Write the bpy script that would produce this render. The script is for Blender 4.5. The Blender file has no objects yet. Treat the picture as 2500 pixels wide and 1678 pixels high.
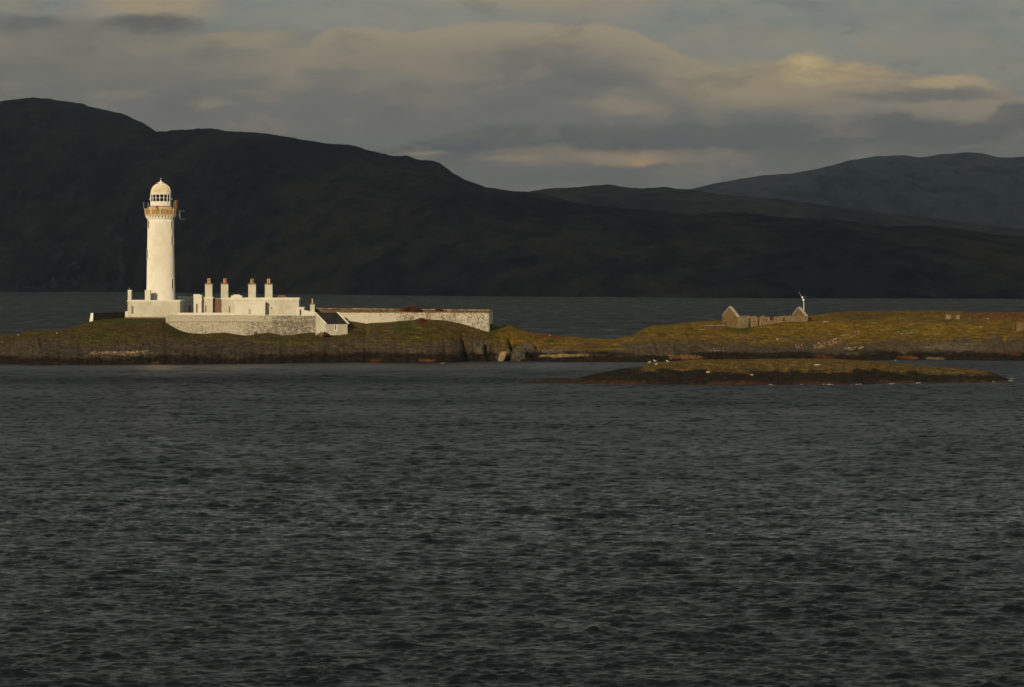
import bpy, bmesh, math, random
import numpy as np
from mathutils import Vector, Matrix

random.seed(7)
rng = np.random.default_rng(11)
scene = bpy.context.scene
COL = scene.collection
PI = math.pi

# ------------------------------------------------------------------ camera, sky, sun, exposure
FPX, HX, HY, EYE = 8750.0, 1250.0, 690.0, 15.5     # focal length in photo pixels, principal column, horizon row, eye height

cam_d = bpy.data.cameras.new("camera")
cam_d.sensor_width = 36.0
cam_d.lens = FPX * 36.0 / 2500.0
cam_d.shift_y = -(839.0 - HY) / 2500.0
cam_d.clip_start = 1.0
cam_d.clip_end = 60000.0
cam = bpy.data.objects.new("camera", cam_d)
cam.location = (0, 0, EYE)
cam.rotation_euler = (PI / 2, 0, 0)
COL.objects.link(cam)
scene.camera = cam

SUN_ELEV = math.radians(13.0)
SUN_AZ = math.radians(16.0)            # how far left of straight behind the camera the sun stands
SUN_DIR = Vector((-math.sin(SUN_AZ) * math.cos(SUN_ELEV), -math.cos(SUN_AZ) * math.cos(SUN_ELEV), math.sin(SUN_ELEV)))
sun_d = bpy.data.lights.new("sun", 'SUN')
sun_d.energy = 3.4
sun_d.angle = math.radians(0.55)
sun_d.color = (1.0, 0.81, 0.51)
sun = bpy.data.objects.new("sun", sun_d)
sun.rotation_euler = SUN_DIR.to_track_quat('Z', 'Y').to_euler()
sun.location = (-200, -400, 200)
COL.objects.link(sun)

vs = scene.view_settings
vs.view_transform = 'Standard'
vs.look = 'None'
vs.exposure = 0.0
vs.gamma = 1.0
vs.use_curve_mapping = False

scene.cycles.use_denoising = True
scene.cycles.denoiser = 'OPENIMAGEDENOISE'
scene.cycles.denoising_input_passes = 'RGB_ALBEDO_NORMAL'
scene.cycles.denoising_prefilter = 'ACCURATE'
scene.cycles.max_bounces = 6
scene.cycles.diffuse_bounces = 2
scene.cycles.glossy_bounces = 3
scene.cycles.transmission_bounces = 4
scene.cycles.volume_bounces = 0
scene.cycles.transparent_max_bounces = 8
scene.cycles.caustics_reflective = False
scene.cycles.caustics_refractive = False

def lin(c):
    c = c / 255.0
    return c / 12.92 if c <= 0.04045 else ((c + 0.055) / 1.055) ** 2.4

def S(r, g, b, k=1.0):
    return (lin(r) * k, lin(g) * k, lin(b) * k, 1.0)

class NT:
    """tiny node-tree builder"""
    def __init__(self, tree):
        self.t = tree
        self.n = tree.nodes
        self.l = tree.links
    def put(self, sock, v):
        if isinstance(v, bpy.types.NodeSocket):
            self.l.new(v, sock)
        elif v is not None:
            sock.default_value = v
    def node(self, typ, **kw):
        nd = self.n.new(typ)
        for k, v in kw.items():
            setattr(nd, k, v)
        return nd
    def math(self, op, a, b=None, c=None, clamp=False):
        nd = self.node('ShaderNodeMath', operation=op)
        nd.use_clamp = clamp
        self.put(nd.inputs[0], a)
        if b is not None: self.put(nd.inputs[1], b)
        if c is not None: self.put(nd.inputs[2], c)
        return nd.outputs[0]
    def vmath(self, op, a, b=None, c=None, out=0):
        nd = self.node('ShaderNodeVectorMath', operation=op)
        self.put(nd.inputs[0], a)
        if b is not None: self.put(nd.inputs[1], b)
        if c is not None: self.put(nd.inputs[2], c)
        return nd.outputs[out]
    def mix(self, f, a, b, blend='MIX'):
        nd = self.node('ShaderNodeMix', data_type='RGBA', blend_type=blend)
        self.put(nd.inputs[0], f)
        self.put(nd.inputs[6], a)
        self.put(nd.inputs[7], b)
        return nd.outputs[2]
    def maprange(self, v, a, b, c=0.0, d=1.0, smooth=True):
        nd = self.node('ShaderNodeMapRange', interpolation_type='SMOOTHSTEP' if smooth else 'LINEAR')
        self.put(nd.inputs[0], v)
        for i, x in enumerate((a, b, c, d)):
            self.put(nd.inputs[i + 1], x)
        return nd.outputs[0]
    def noise(self, vec, scale, detail=3.0, rough=0.55, dist=0.0, out='Fac'):
        nd = self.node('ShaderNodeTexNoise')
        self.put(nd.inputs['Vector'], vec)
        nd.inputs['Scale'].default_value = scale
        nd.inputs['Detail'].default_value = detail
        nd.inputs['Roughness'].default_value = rough
        nd.inputs['Distortion'].default_value = dist
        return nd.outputs[out]
    def voronoi(self, vec, scale, feature='F1', out='Distance'):
        nd = self.node('ShaderNodeTexVoronoi', feature=feature)
        self.put(nd.inputs['Vector'], vec)
        nd.inputs['Scale'].default_value = scale
        return nd.outputs[out]
    def ramp(self, fac, stops, interp='LINEAR', out=0):
        nd = self.node('ShaderNodeValToRGB')
        cr = nd.color_ramp
        cr.interpolation = interp
        while len(cr.elements) < len(stops):
            cr.elements.new(0.5)
        for e, (p, c) in zip(cr.elements, stops):
            e.position = p
            e.color = c
        self.put(nd.inputs[0], fac)
        return nd.outputs[out]

# ---- world: Nishita sky behind banks of evening cloud, laid out by azimuth and elevation
world = bpy.data.worlds.new("World")
scene.world = world
world.use_nodes = True
W = NT(world.node_tree)
W.n.clear()
tc = W.node('ShaderNodeTexCoord')
sep = W.node('ShaderNodeSeparateXYZ')
W.l.new(tc.outputs['Generated'], sep.inputs[0])
az = W.math('ARCTAN2', sep.outputs[0], sep.outputs[1])
el = W.math('ARCSINE', sep.outputs[2])
u = W.math('MULTIPLY_ADD', az, 8.75, 1.25)
v = W.math('MULTIPLY_ADD', el, -8.75, 0.69)
comb = W.node('ShaderNodeCombineXYZ')
W.l.new(u, comb.inputs[0]); W.l.new(v, comb.inputs[1])
P0 = comb.outputs[0]
stretch = W.vmath('MULTIPLY', P0, (1.0, 2.4, 1.0))
n1 = W.noise(stretch, 3.2, 5.0, 0.6, 0.0, 'Color')
n2 = W.noise(stretch, 14.0, 4.0, 0.6, 0.0, 'Color')
w1 = W.vmath('MULTIPLY', W.vmath('SUBTRACT', n1, (0.5, 0.5, 0.5)), (0.22, 0.085, 0))
w2 = W.vmath('MULTIPLY', W.vmath('SUBTRACT', n2, (0.5, 0.5, 0.5)), (0.045, 0.024, 0))
n3 = W.noise(stretch, 45.0, 3.0, 0.6, 0.0, 'Color')
w2 = W.vmath('ADD', w2, W.vmath('MULTIPLY', W.vmath('SUBTRACT', n3, (0.5, 0.5, 0.5)), (0.016, 0.011, 0)))
PW = W.vmath('ADD', W.vmath('ADD', P0, w1), w2)
PW2 = W.vmath('ADD', P0, W.vmath('ADD', W.vmath('MULTIPLY', w1, (0.45, 0.45, 0)), W.vmath('MULTIPLY', w2, (1.3, 1.3, 0))))
sk = W.node('ShaderNodeTexSky', sky_type='NISHITA')
sk.sun_disc = False
sk.sun_elevation = SUN_ELEV
sk.sun_rotation = math.radians(180.0) + SUN_AZ
sk.air_density = 1.0; sk.dust_density = 1.5; sk.ozone_density = 1.0
K = 10.0                                # the background runs at strength 0.1
def C(r, g, b): return (lin(r) * K * 1.01, lin(g) * K * 0.99, lin(b) * K * 0.95, 1.0)
high = W.maprange(v, 0.25, -0.6)
gap = W.mix(W.maprange(n1, 0.35, 0.65), C(117, 119, 117), C(130, 130, 123))
base = W.mix(0.12, gap, W.vmath('MULTIPLY', sk.outputs[0], (0.62, 0.62, 0.66)))

def blob(col, c, cu, cv, ru, rv, amt, P=PW, a=1.0, b=0.25):
    d = W.vmath('MULTIPLY', W.vmath('SUBTRACT', P, (cu, cv, 0)), (1 / ru, 1 / rv, 0))
    r = W.vmath('LENGTH', d, out=1)
    f = W.maprange(r, a, b, 0.0, amt)
    return W.mix(f, col, c)

def bank(col, pts, stops, P=PW2, span=0.4):
    """a cloud bank: pts give its upper edge, stops its colour below that edge"""
    s = W.node('ShaderNodeSeparateXYZ'); W.l.new(P, s.inputs[0])
    fc = W.node('ShaderNodeFloatCurve')
    fx = W.maprange(s.outputs[0], -0.5, 3.0, smooth=False)
    cv = fc.mapping.curves[0]
    fc.mapping.use_clip = True
    pp = [((x + 0.5) / 3.5, y) for x, y in pts]
    cv.points[0].location = pp[0]; cv.points[1].location = pp[-1]
    for q in pp[1:-1]:
        cv.points.new(*q)
    for q in cv.points: q.handle_type = 'AUTO'
    fc.mapping.update()
    W.l.new(fx, fc.inputs['Value'])
    t = W.math('DIVIDE', W.math('SUBTRACT', s.outputs[1], fc.outputs[0]), span)
    nd = W.node('ShaderNodeValToRGB')
    cr = nd.color_ramp
    cr.interpolation = 'EASE'
    while len(cr.elements) < len(stops): cr.elements.new(0.5)
    for e, (p, c, a) in zip(cr.elements, stops):
        e.position = p; e.color = (c[0], c[1], c[2], a)
    W.l.new(t, nd.inputs[0])
    return W.mix(nd.outputs['Alpha'], col, nd.outputs['Color'])

CREAM, WARM, GREY, DARK, PEACH = C(150, 139, 118), C(138, 131, 117), C(114, 113, 109), C(97, 97, 97), C(150, 134, 113)
k = base
# wisps up high, in and above the frame
hi = W.noise(W.vmath('MULTIPLY', P0, (0.55, 1.3, 1.0)), 1.1, 6.0, 0.55)
k = W.mix(W.math('MULTIPLY', W.maprange(hi, 0.42, 0.62), W.maprange(v, 0.02, -0.35, 0.0, 0.9)), k, C(126, 122, 113))
k = blob(k, C(146, 137, 118), 1.28, -0.03, 0.50, 0.075, 0.85)
k = blob(k, C(141, 134, 118), 1.45, 0.02, 0.22, 0.05, 0.5)
for (bu, bv, ru, rv, am) in ((1.74, .088, .045, .03, .4), (1.83, .075, .05, .03, .4), (1.865, .10, .03, .02, .3), (1.96, .108, .075, .028, .45),
                             (2.16, .115, .075, .022, .4), (2.21, .14, .06, .02, .35), (2.45, .175, .07, .02, .3)):
    k = blob(k, C(139, 133, 119), bu, bv, ru, rv, am + .1, PW2, 1.2, 0.1)
# the main bank
edge = [(-0.5, .03), (0.0, .07), (0.12, .10), (0.3, .085), (0.46, .078), (0.60, .082), (0.72, .115), (0.80, .075), (0.92, .066), (1.05, .069), (1.12, .058), (1.25, .052),
        (1.42, .053), (1.517, .062), (1.60, .090), (1.68, .132), (1.76, .156), (1.86, .154), (1.925, .141), (1.983, .134),
        (2.035, .150), (2.10, .156), (2.16, .170), (2.25, .184), (2.35, .197), (2.43, .212), (2.52, .238), (3.0, .30)]
k = bank(k, edge, [(0.0, CREAM, 0.0), (0.035, CREAM, 0.9), (0.16, WARM, 1.0), (0.34, GREY, 1.0), (1.0, GREY, 1.0)])
k = blob(k, C(116, 115, 109), 0.16, 0.125, 0.62, 0.075, 0.85, PW, 1.25, 0.5)
# left-hand cumulus with grey belly
k = blob(k, C(150, 138, 118), 0.38, 0.012, 0.21, 0.070, 1.0, PW2, 1.05, 0.3)
k = blob(k, C(96, 96, 94), 0.37, 0.062, 0.19, 0.032, 0.95, PW2)
k = blob(k, C(136, 131, 118), 0.17, 0.035, 0.07, 0.02, 0.5)
k = blob(k, C(98, 99, 98), 0.07, 0.065, 0.15, 0.035, 0.8)
k = blob(k, C(132, 128, 114), 0.03, 0.02, 0.09, 0.03, 0.5)
k = blob(k, C(140, 133, 114), 0.60, 0.100, 0.20, 0.030, 0.8, PW2)
k = blob(k, C(122, 119, 110), 0.22, 0.12, 0.22, 0.04, 0.5)
k = blob(k, C(104, 106, 105), 0.12, 0.19, 0.30, 0.05, 0.5)
k = blob(k, C(133, 128, 114), 0.51, 0.258, 0.09, 0.020, 0.8, PW2)
# glow inside the bank
k = blob(k, C(133, 127, 113), 0.98, 0.16, 0.26, 0.10, 0.55)
k = blob(k, C(142, 133, 116), 1.13, 0.17, 0.09, 0.035, 0.45)
k = blob(k, C(126, 122, 113), 1.05, 0.25, 0.16, 0.06, 0.5)
k = blob(k, C(106, 106, 104), 1.32, 0.16, 0.24, 0.09, 0.55)
k = blob(k, C(124, 121, 114), 1.47, 0.16, 0.12, 0.05, 0.35)
k = blob(k, C(150, 138, 116), 1.90, 0.215, 0.36, 0.085, 0.9)
k = blob(k, C(188, 168, 126), 1.97, 0.172, 0.085, 0.048, 0.95, PW2, 1.1, 0.1)
k = blob(k, C(172, 153, 120), 2.07, 0.185, 0.14, 0.034, 0.85, PW2)
k = blob(k, C(168, 150, 122), 2.30, 0.208, 0.15, 0.022, 0.85, PW2)
k = blob(k, C(146, 136, 118), 1.70, 0.175, 0.14, 0.06, 0.5)
k = blob(k, C(108, 107, 106), 2.26, 0.237, 0.27, 0.022, 0.85, PW2, 1.1, 0.3)
k = blob(k, C(145, 135, 116), 1.52, 0.270, 0.17, 0.026, 0.75)
k = blob(k, C(142, 133, 118), 2.34, 0.266, 0.14, 0.026, 0.75, PW2)
k = blob(k, C(138, 130, 116), 2.03, 0.278, 0.13, 0.024, 0.65)
k = blob(k, C(114, 113, 110), 1.15, 0.285, 0.30, 0.045, 0.5)
# the dark shelf under it
k = bank(k, [(-0.5, .40), (0.9, .36), (1.15, .305), (1.4, .298), (1.6, .300), (1.85, .292), (2.05, .296), (2.2, .270), (2.3, .290), (2.40, .28), (2.46, .245), (2.55, .25), (3.0, .24)],
         [(0.0, DARK, 0.0), (0.05, DARK, 0.75), (0.16, DARK, 0.9), (0.26, C(108, 106, 103), 0.6), (1.0, C(108, 106, 103), 0.2)])
k = blob(k, C(91, 93, 95), 1.10, 0.355, 0.17, 0.022, 0.7)
k = blob(k, C(94, 95, 96), 1.36, 0.335, 0.12, 0.02, 0.6)
k = blob(k, C(93, 94, 96), 1.52, 0.345, 0.10, 0.02, 0.6)
# the low peach streak over the hills
k = blob(k, C(140, 128, 112), 1.42, 0.380, 0.34, 0.030, 0.75)
k = blob(k, C(152, 133, 112), 1.26, 0.387, 0.13, 0.010, 0.7, PW2, 1.1, 0.1)
k = blob(k, C(150, 134, 114), 1.04, 0.374, 0.08, 0.009, 0.7, PW2, 1.1, 0.1)
k = blob(k, C(158, 137, 112), 1.55, 0.386, 0.16, 0.026, 0.7, PW2, 1.1, 0.2)
k = blob(k, C(172, 143, 110), 1.57, 0.390, 0.065, 0.018, 0.85, PW2, 1.1, 0.0)
k = blob(k, C(134, 124, 112), 1.72, 0.380, 0.17, 0.02, 0.5)
k = blob(k, C(101, 101, 101), 1.50, 0.430, 0.30, 0.035, 0.5)
fine = W.noise(W.vmath('ADD', stretch, W.vmath('MULTIPLY', w1, (1.5, 3.0, 0))), 5.5, 9.0, 0.60)
k = W.mix(W.maprange(fine, 0.50, 0.68, 0.0, 0.34), k, C(146, 136, 119))
k = W.mix(W.maprange(fine, 0.48, 0.32, 0.0, 0.30), k, C(92, 94, 96))
bg = W.node('ShaderNodeBackground')
bg.inputs['Strength'].default_value = 0.138
W.put(bg.inputs['Color'], k)
wo = W.node('ShaderNodeOutputWorld')
W.l.new(bg.outputs[0], wo.inputs['Surface'])

# ------------------------------------------------------------------ helpers
def wx(px, Y): return (px - HX) * Y / FPX
def wz(py, Y): return EYE - (py - HY) * Y / FPX
def wp(px, py, Y): return Vector((wx(px, Y), Y, wz(py, Y)))
def yimg(z, Y): return HY + (EYE - z) * FPX / Y

def tag(o, label=None, cat=None, group=None, kind=None):
    if label: o['label'] = label
    if cat: o['category'] = cat
    if group: o['group'] = group
    if kind: o['kind'] = kind
    return o

def empty(name, loc, label=None, cat=None, group=None):
    o = bpy.data.objects.new(name, None)
    o.location = loc
    o.empty_display_size = 0.5
    COL.objects.link(o)
    return tag(o, label, cat, group)

def link(name, bm, mat, parent=None, smooth=False):
    me = bpy.data.meshes.new(name)
    bm.normal_update()
    bm.to_mesh(me); bm.free()
    if smooth:
        for p in me.polygons: p.use_smooth = True
    return link_mesh(name, me, mat, parent)

def link_mesh(name, me, mat, parent=None):
    o = bpy.data.objects.new(name, me)
    if mat is not None: me.materials.append(mat)
    COL.objects.link(o)
    if parent is not None:
        o.parent = parent
        # geometry is written in world coordinates: cancel the parents' placement
        off = Vector(); q = parent
        while q is not None:
            off += q.location; q = q.parent
        o.location = -off
    return o

def place(o, parent, at):
    """parent o and put its own origin at the world point `at`"""
    off = Vector(); q = parent
    while q is not None:
        off += q.location; q = q.parent
    o.parent = parent
    o.location = Vector(at) - off
    return o

def hexa(bm, c):
    """box from 8 corners: 4 bottom (counter-clockwise), 4 top"""
    vs_ = [bm.verts.new(p) for p in c]
    for f in ((3, 2, 1, 0), (4, 5, 6, 7), (0, 1, 5, 4), (1, 2, 6, 5), (2, 3, 7, 6), (3, 0, 4, 7)):
        bm.faces.new([vs_[i] for i in f])

def box(bm, x0, x1, y0, y1, z0, z1):
    hexa(bm, [(x0, y0, z0), (x1, y0, z0), (x1, y1, z0), (x0, y1, z0), (x0, y0, z1), (x1, y0, z1), (x1, y1, z1), (x0, y1, z1)])

def pbox(bm, px0, px1, pt, pb, Y, depth):
    """box whose front face fills a patch of the view at distance Y"""
    box(bm, wx(px0, Y), wx(px1, Y), Y, Y + depth, wz(pb, Y), wz(pt, Y))

def tube(bm, a, b, r, seg=6, r2=None):
    a = Vector(a); b = Vector(b)
    if r2 is None: r2 = r
    d = (b - a).normalized()
    e = d.orthogonal().normalized(); f = d.cross(e)
    A = [bm.verts.new(a + (e * math.cos(t) + f * math.sin(t)) * r) for t in [2 * PI * i / seg for i in range(seg)]]
    B = [bm.verts.new(b + (e * math.cos(t) + f * math.sin(t)) * r2) for t in [2 * PI * i / seg for i in range(seg)]]
    for i in range(seg):
        j = (i + 1) % seg
        bm.faces.new((A[i], A[j], B[j], B[i]))
    bm.faces.new(A[::-1]); bm.faces.new(B)

def lathe(bm, cx, cy, prof, seg=48, cap=True, a0=0.0, a1=2 * PI):
    full = abs(a1 - a0 - 2 * PI) < 1e-6
    n = seg if full else seg + 1
    rings = []
    for (r, z) in prof:
        rings.append([bm.verts.new((cx + r * math.sin(a0 + (a1 - a0) * i / seg), cy - r * math.cos(a0 + (a1 - a0) * i / seg), z)) for i in range(n)])
    for k_ in range(len(rings) - 1):
        for i in range(seg):
            j = (i + 1) % n
            bm.faces.new((rings[k_][i], rings[k_][j], rings[k_ + 1][j], rings[k_ + 1][i]))
    if cap:
        bm.faces.new(rings[0][::-1]); bm.faces.new(rings[-1])

def wall_pieces(bm, p0, p1, thick, zb, zt, openings=(), zb1=None, zt1=None):
    """an upright wall from p0 to p1 (x, y), its body on the left-hand side of the run turned away from us,
    with rectangular openings (s0, s1, z0, z1) measured along it"""
    p0 = Vector((p0[0], p0[1])); p1 = Vector((p1[0], p1[1]))
    d = p1 - p0; L = d.length; d /= L
    nrm = Vector((-d.y, d.x)) * thick
    zb1 = zb if zb1 is None else zb1
    zt1 = zt if zt1 is None else zt1
    def zat(a, b, s): return a + (b - a) * s / L
    def piece(s0, s1, za0, za1, zc0, zc1):
        if s1 - s0 < 1e-4: return
        a = p0 + d * s0; b = p0 + d * s1
        hexa(bm, [(a.x, a.y, za0), (b.x, b.y, za1), (b.x + nrm.x, b.y + nrm.y, za1), (a.x + nrm.x, a.y + nrm.y, za0),
                  (a.x, a.y, zc0), (b.x, b.y, zc1), (b.x + nrm.x, b.y + nrm.y, zc1), (a.x + nrm.x, a.y + nrm.y, zc0)])
    s = 0.0
    for (a, b, z0, z1) in sorted(openings):
        piece(s, a, zat(zb, zb1, s), zat(zb, zb1, a), zat(zt, zt1, s), zat(zt, zt1, a))
        if z0 > zat(zb, zb1, a) + 0.02:
            piece(a, b, zat(zb, zb1, a), zat(zb, zb1, b), z0, z0)
        if z1 < zat(zt, zt1, a) - 0.02:
            piece(a, b, z1, z1, zat(zt, zt1, a), zat(zt, zt1, b))
        s = b
    piece(s, L, zat(zb, zb1, s), zat(zb, zb1, L), zat(zt, zt1, s), zt1)

# ---- numpy noise
def _hash(ix, iy, seed):
    h = (ix.astype(np.int64) * 374761393 + iy.astype(np.int64) * 668265263 + seed * 974634777) & 0xFFFFFFFF
    h = ((h ^ (h >> 13)) * 1274126177) & 0xFFFFFFFF
    h = (h ^ (h >> 16)) & 0xFFFFFFFF
    return h.astype(np.float64) / 4294967295.0

def gnoise(x, y, seed=0):
    ix = np.floor(x); iy = np.floor(y); fx = x - ix; fy = y - iy
    def g(dx, dy):
        a = _hash(ix + dx, iy + dy, seed) * 2 * PI
        return np.cos(a) * (fx - dx) + np.sin(a) * (fy - dy)
    sx = fx * fx * fx * (fx * (fx * 6 - 15) + 10); sy = fy * fy * fy * (fy * (fy * 6 - 15) + 10)
    a = g(0, 0) * (1 - sx) + g(1, 0) * sx
    b = g(0, 1) * (1 - sx) + g(1, 1) * sx
    return (a * (1 - sy) + b * sy) * 1.5

def fbm(x, y, oct_=4, seed=0, gain=0.5, ridged=False):
    s = np.zeros_like(x); a = 1.0; t = 0.0
    for o in range(oct_):
        n = gnoise(x * 2 ** o + 17.3 * o, y * 2 ** o - 9.1 * o, seed + o)
        if ridged: n = 1 - 2 * np.abs(n)
        s += a * n; t += a; a *= gain
    return s / t

def sst(x, a, b):
    t = np.clip((x - a) / (b - a), 0, 1)
    return t * t * (3 - 2 * t)

def grid_mesh(name, X, Y, Z, cols=None, attrs=None, normals=None):
    """regular grid (rows x columns) as one mesh"""
    R, Cn = X.shape
    me = bpy.data.meshes.new(name)
    co = np.empty((R * Cn, 3), np.float32)
    co[:, 0] = X.ravel(); co[:, 1] = Y.ravel(); co[:, 2] = Z.ravel()
    i = np.arange(R * Cn, dtype=np.int32).reshape(R, Cn)
    q = np.stack([i[:-1, :-1], i[:-1, 1:], i[1:, 1:], i[1:, :-1]], -1).reshape(-1, 4)
    me.vertices.add(R * Cn); me.vertices.foreach_set('co', co.ravel())
    me.loops.add(q.size); me.loops.foreach_set('vertex_index', q.ravel())
    me.polygons.add(len(q))
    me.polygons.foreach_set('loop_start', np.arange(0, q.size, 4, dtype=np.int32))
    me.polygons.foreach_set('loop_total', np.full(len(q), 4, np.int32))
    me.polygons.foreach_set('use_smooth', np.ones(len(q), bool))
    me.update(calc_edges=True)
    if cols is not None:
        ca = me.color_attributes.new('tone', 'FLOAT_COLOR', 'POINT')
        c4 = np.ones((R * Cn, 4), np.float32); c4[:, :3] = cols.reshape(-1, 3)
        ca.data.foreach_set('color', c4.ravel())
    for nme, arr in (attrs or {}).items():
        at = me.attributes.new(nme, 'FLOAT', 'POINT')
        at.data.foreach_set('value', arr.astype(np.float32).ravel())
    if normals is not None:
        me.normals_split_custom_set_from_vertices(normals)
    return me

def curve(pts, x):
    a = np.array(pts, float)
    return np.interp(x, a[:, 0], a[:, 1])

# ------------------------------------------------------------------ materials
def new_mat(name):
    m = bpy.data.materials.new(name)
    m.use_nodes = True
    t = NT(m.node_tree)
    b = m.node_tree.nodes['Principled BSDF']
    return m, t, b

def bump(t, b, h, dist, strength=1.0):
    nd = t.node('ShaderNodeBump')
    nd.inputs['Strength'].default_value = strength
    nd.inputs['Distance'].default_value = dist
    t.put(nd.inputs['Height'], h)
    t.l.new(nd.outputs[0], b.inputs['Normal'])

def pos(t):
    return t.node('ShaderNodeNewGeometry').outputs['Position']

def paint(name, c, c2, stain=0.35, scale=0.8, rough=0.75, c3=None, amt3=0.0, streak=True):
    """weathered limewash or paint"""
    m, t, b = new_mat(name)
    P = pos(t)
    a = t.noise(P, scale, 5.0, 0.6)
    col = t.mix(t.maprange(a, 0.38, 0.66, 0.0, stain), c, c2)
    if streak:
        s = t.noise(t.vmath('MULTIPLY', P, (2.2, 2.2, 0.22)), 1.6, 4.0, 0.6)
        col = t.mix(t.maprange(s, 0.52, 0.74, 0.0, stain), col, c2)
    if c3:
        s3 = t.noise(P, scale * 5, 5.0, 0.65)
        col = t.mix(t.maprange(s3, 0.60, 0.70, 0.0, amt3), col, c3)
    t.put(b.inputs['Base Color'], col)
    b.inputs['Roughness'].default_value = rough
    b.inputs['Specular IOR Level'].default_value = 0.25
    b.inputs['Diffuse Roughness'].default_value = 1.0
    bump(t, b, t.noise(P, 3.0, 4.0, 0.6), 0.02, 0.6)
    return m

def rubble(name, lime, stone, dark, cover, x0=None, x1=None, cover1=None, scale=3.2):
    """whitewashed rubble: lime flaking off uneven stones; the cover may change along the wall"""
    m, t, b = new_mat(name)
    P = pos(t)
    Pw = t.vmath('ADD', P, t.vmath('MULTIPLY', t.noise(P, 2.0, 3.0, 0.5, 0, 'Color'), (0.25, 0.25, 0.25)))
    Ps = t.vmath('MULTIPLY', Pw, (1.0, 1.0, 1.55))
    e = t.voronoi(Ps, scale, 'DISTANCE_TO_EDGE')
    cellc = t.voronoi(Ps, scale, 'F1', 'Color')
    sc = t.node('ShaderNodeSeparateColor'); t.l.new(cellc, sc.inputs[0])
    stone_c = t.mix(t.maprange(sc.outputs[0], 0.1, 0.9), stone, dark)
    big = t.noise(P, 0.5, 6.0, 0.7)
    fine_ = t.noise(Ps, 5.5, 5.0, 0.75)
    drip = t.noise(t.vmath('MULTIPLY', P, (1.6, 1.6, 0.35)), 1.5, 4.0, 0.6)
    v_ = t.math('ADD', t.math('ADD', t.math('MULTIPLY', fine_, 0.72), t.math('MULTIPLY', big, 0.26)),
                t.math('ADD', t.math('MULTIPLY', sc.outputs[1], 0.10), t.math('MULTIPLY', drip, 0.16)))
    if x0 is not None:
        s = t.node('ShaderNodeSeparateXYZ'); t.l.new(P, s.inputs[0])
        cv_ = t.maprange(s.outputs[0], x0, x1, cover, cover1)
    else:
        cv_ = cover
    f = t.maprange(t.math('SUBTRACT', v_, cv_), -0.035, 0.05)
    col = t.mix(f, stone_c, lime)
    col = t.mix(t.maprange(e, 0.0, 0.05, 0.16, 0.0), col, dark)
    t.put(b.inputs['Base Color'], col)
    b.inputs['Roughness'].default_value = 0.9
    b.inputs['Specular IOR Level'].default_value = 0.15
    h = t.math('ADD', t.maprange(e, 0.0, 0.16), t.math('MULTIPLY', fine_, 0.8))
    bump(t, b, h, 0.09, 0.9)
    return m

def plain(name, c, rough=0.6, metal=0.0, c2=None, scale=6.0, bmp=0.0):
    m, t, b = new_mat(name)
    P = pos(t)
    if c2:
        col = t.mix(t.maprange(t.noise(P, scale, 4.0, 0.6), 0.35, 0.65), c, c2)
    else:
        col = t.mix(t.maprange(t.noise(P, scale, 4.0, 0.6), 0.3, 0.8, 0.0, 0.3), c, tuple(x * 0.6 for x in c[:3]) + (1,))
    t.put(b.inputs['Base Color'], col)
    b.inputs['Roughness'].default_value = rough
    b.inputs['Metallic'].default_value = metal
    if bmp: bump(t, b, t.noise(P, scale, 4.0, 0.6), bmp)
    return m

def rgb(r, g, b): return (r, g, b, 1.0)

M_TOWER = paint('lime_tower', rgb(.80, .78, .73), rgb(.64, .56, .42), 0.4, 0.5)
M_LIME = paint('lime_wall', rgb(.66, .64, .57), rgb(.50, .46, .36), 0.55, 0.5, 0.8, rgb(.30, .26, .2), 0.35)
M_LIME_D = paint('lime_dull', rgb(.52, .50, .43), rgb(.38, .34, .26), 0.6, 0.5, 0.8, rgb(.24, .2, .15), 0.4)
M_LIME_B = paint('lime_bright', rgb(.76, .74, .68), rgb(.60, .55, .45), 0.4, 0.5)
M_DOME = paint('dome_paint', rgb(.74, .68, .56), rgb(.62, .48, .30), 0.55, 0.9)
M_WHITE = paint('white_iron', rgb(.82, .81, .78), rgb(.7, .6, .45), 0.25, 1.2, 0.5)
M_RUST = paint('rusty_lattice', rgb(.62, .42, .20), rgb(.42, .22, .08), 0.7, 1.2, 0.7)
M_OCHRE = paint('ochre_band', rgb(.66, .49, .29), rgb(.52, .34, .17), 0.6, 0.9, 0.7, rgb(.22, .12, .06), 0.5)
M_RUSTD = plain('dark_rust', rgb(.20, .08, .025), 0.8, 0, rgb(.36, .15, .04), 3.0)
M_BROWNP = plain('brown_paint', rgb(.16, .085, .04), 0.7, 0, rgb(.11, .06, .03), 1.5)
M_BUFF = plain('buff_paint', rgb(.20, .13, .05), 0.6, 0, rgb(.14, .095, .04), 2.0)
M_SLATE = plain('slate', rgb(.022, .019, .019), 0.75, 0, rgb(.04, .033, .03), 1.2, 0.03)
M_SLATE.node_tree.nodes['Principled BSDF'].inputs['Specular IOR Level'].default_value = 0.2
M_POT1 = plain('clay_pot', rgb(.52, .25, .10), 0.8, 0, rgb(.36, .14, .05), 2.0)
M_POT2 = plain('buff_pot', rgb(.62, .42, .20), 0.8, 0, rgb(.50, .28, .12), 2.0)
M_DARK = plain('dark_opening', rgb(.03, .028, .026), 0.6)
M_METAL = plain('grey_metal', rgb(.35, .36, .38), 0.45, 0.6)
M_BLACK = plain('black_body', rgb(.02, .02, .022), 0.5)
M_RUBBLE = rubble('terrace_rubble', rgb(.62, .57, .46), rgb(.27, .23, .19), rgb(.14, .125, .12), 0.56, wx(560, 716), wx(700, 716), 0.655)
M_RUBBLE_U = rubble('terrace_band', rgb(.62, .57, .46), rgb(.30, .26, .20), rgb(.16, .14, .13), 0.52, wx(590, 716), wx(720, 716), 0.645)
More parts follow.
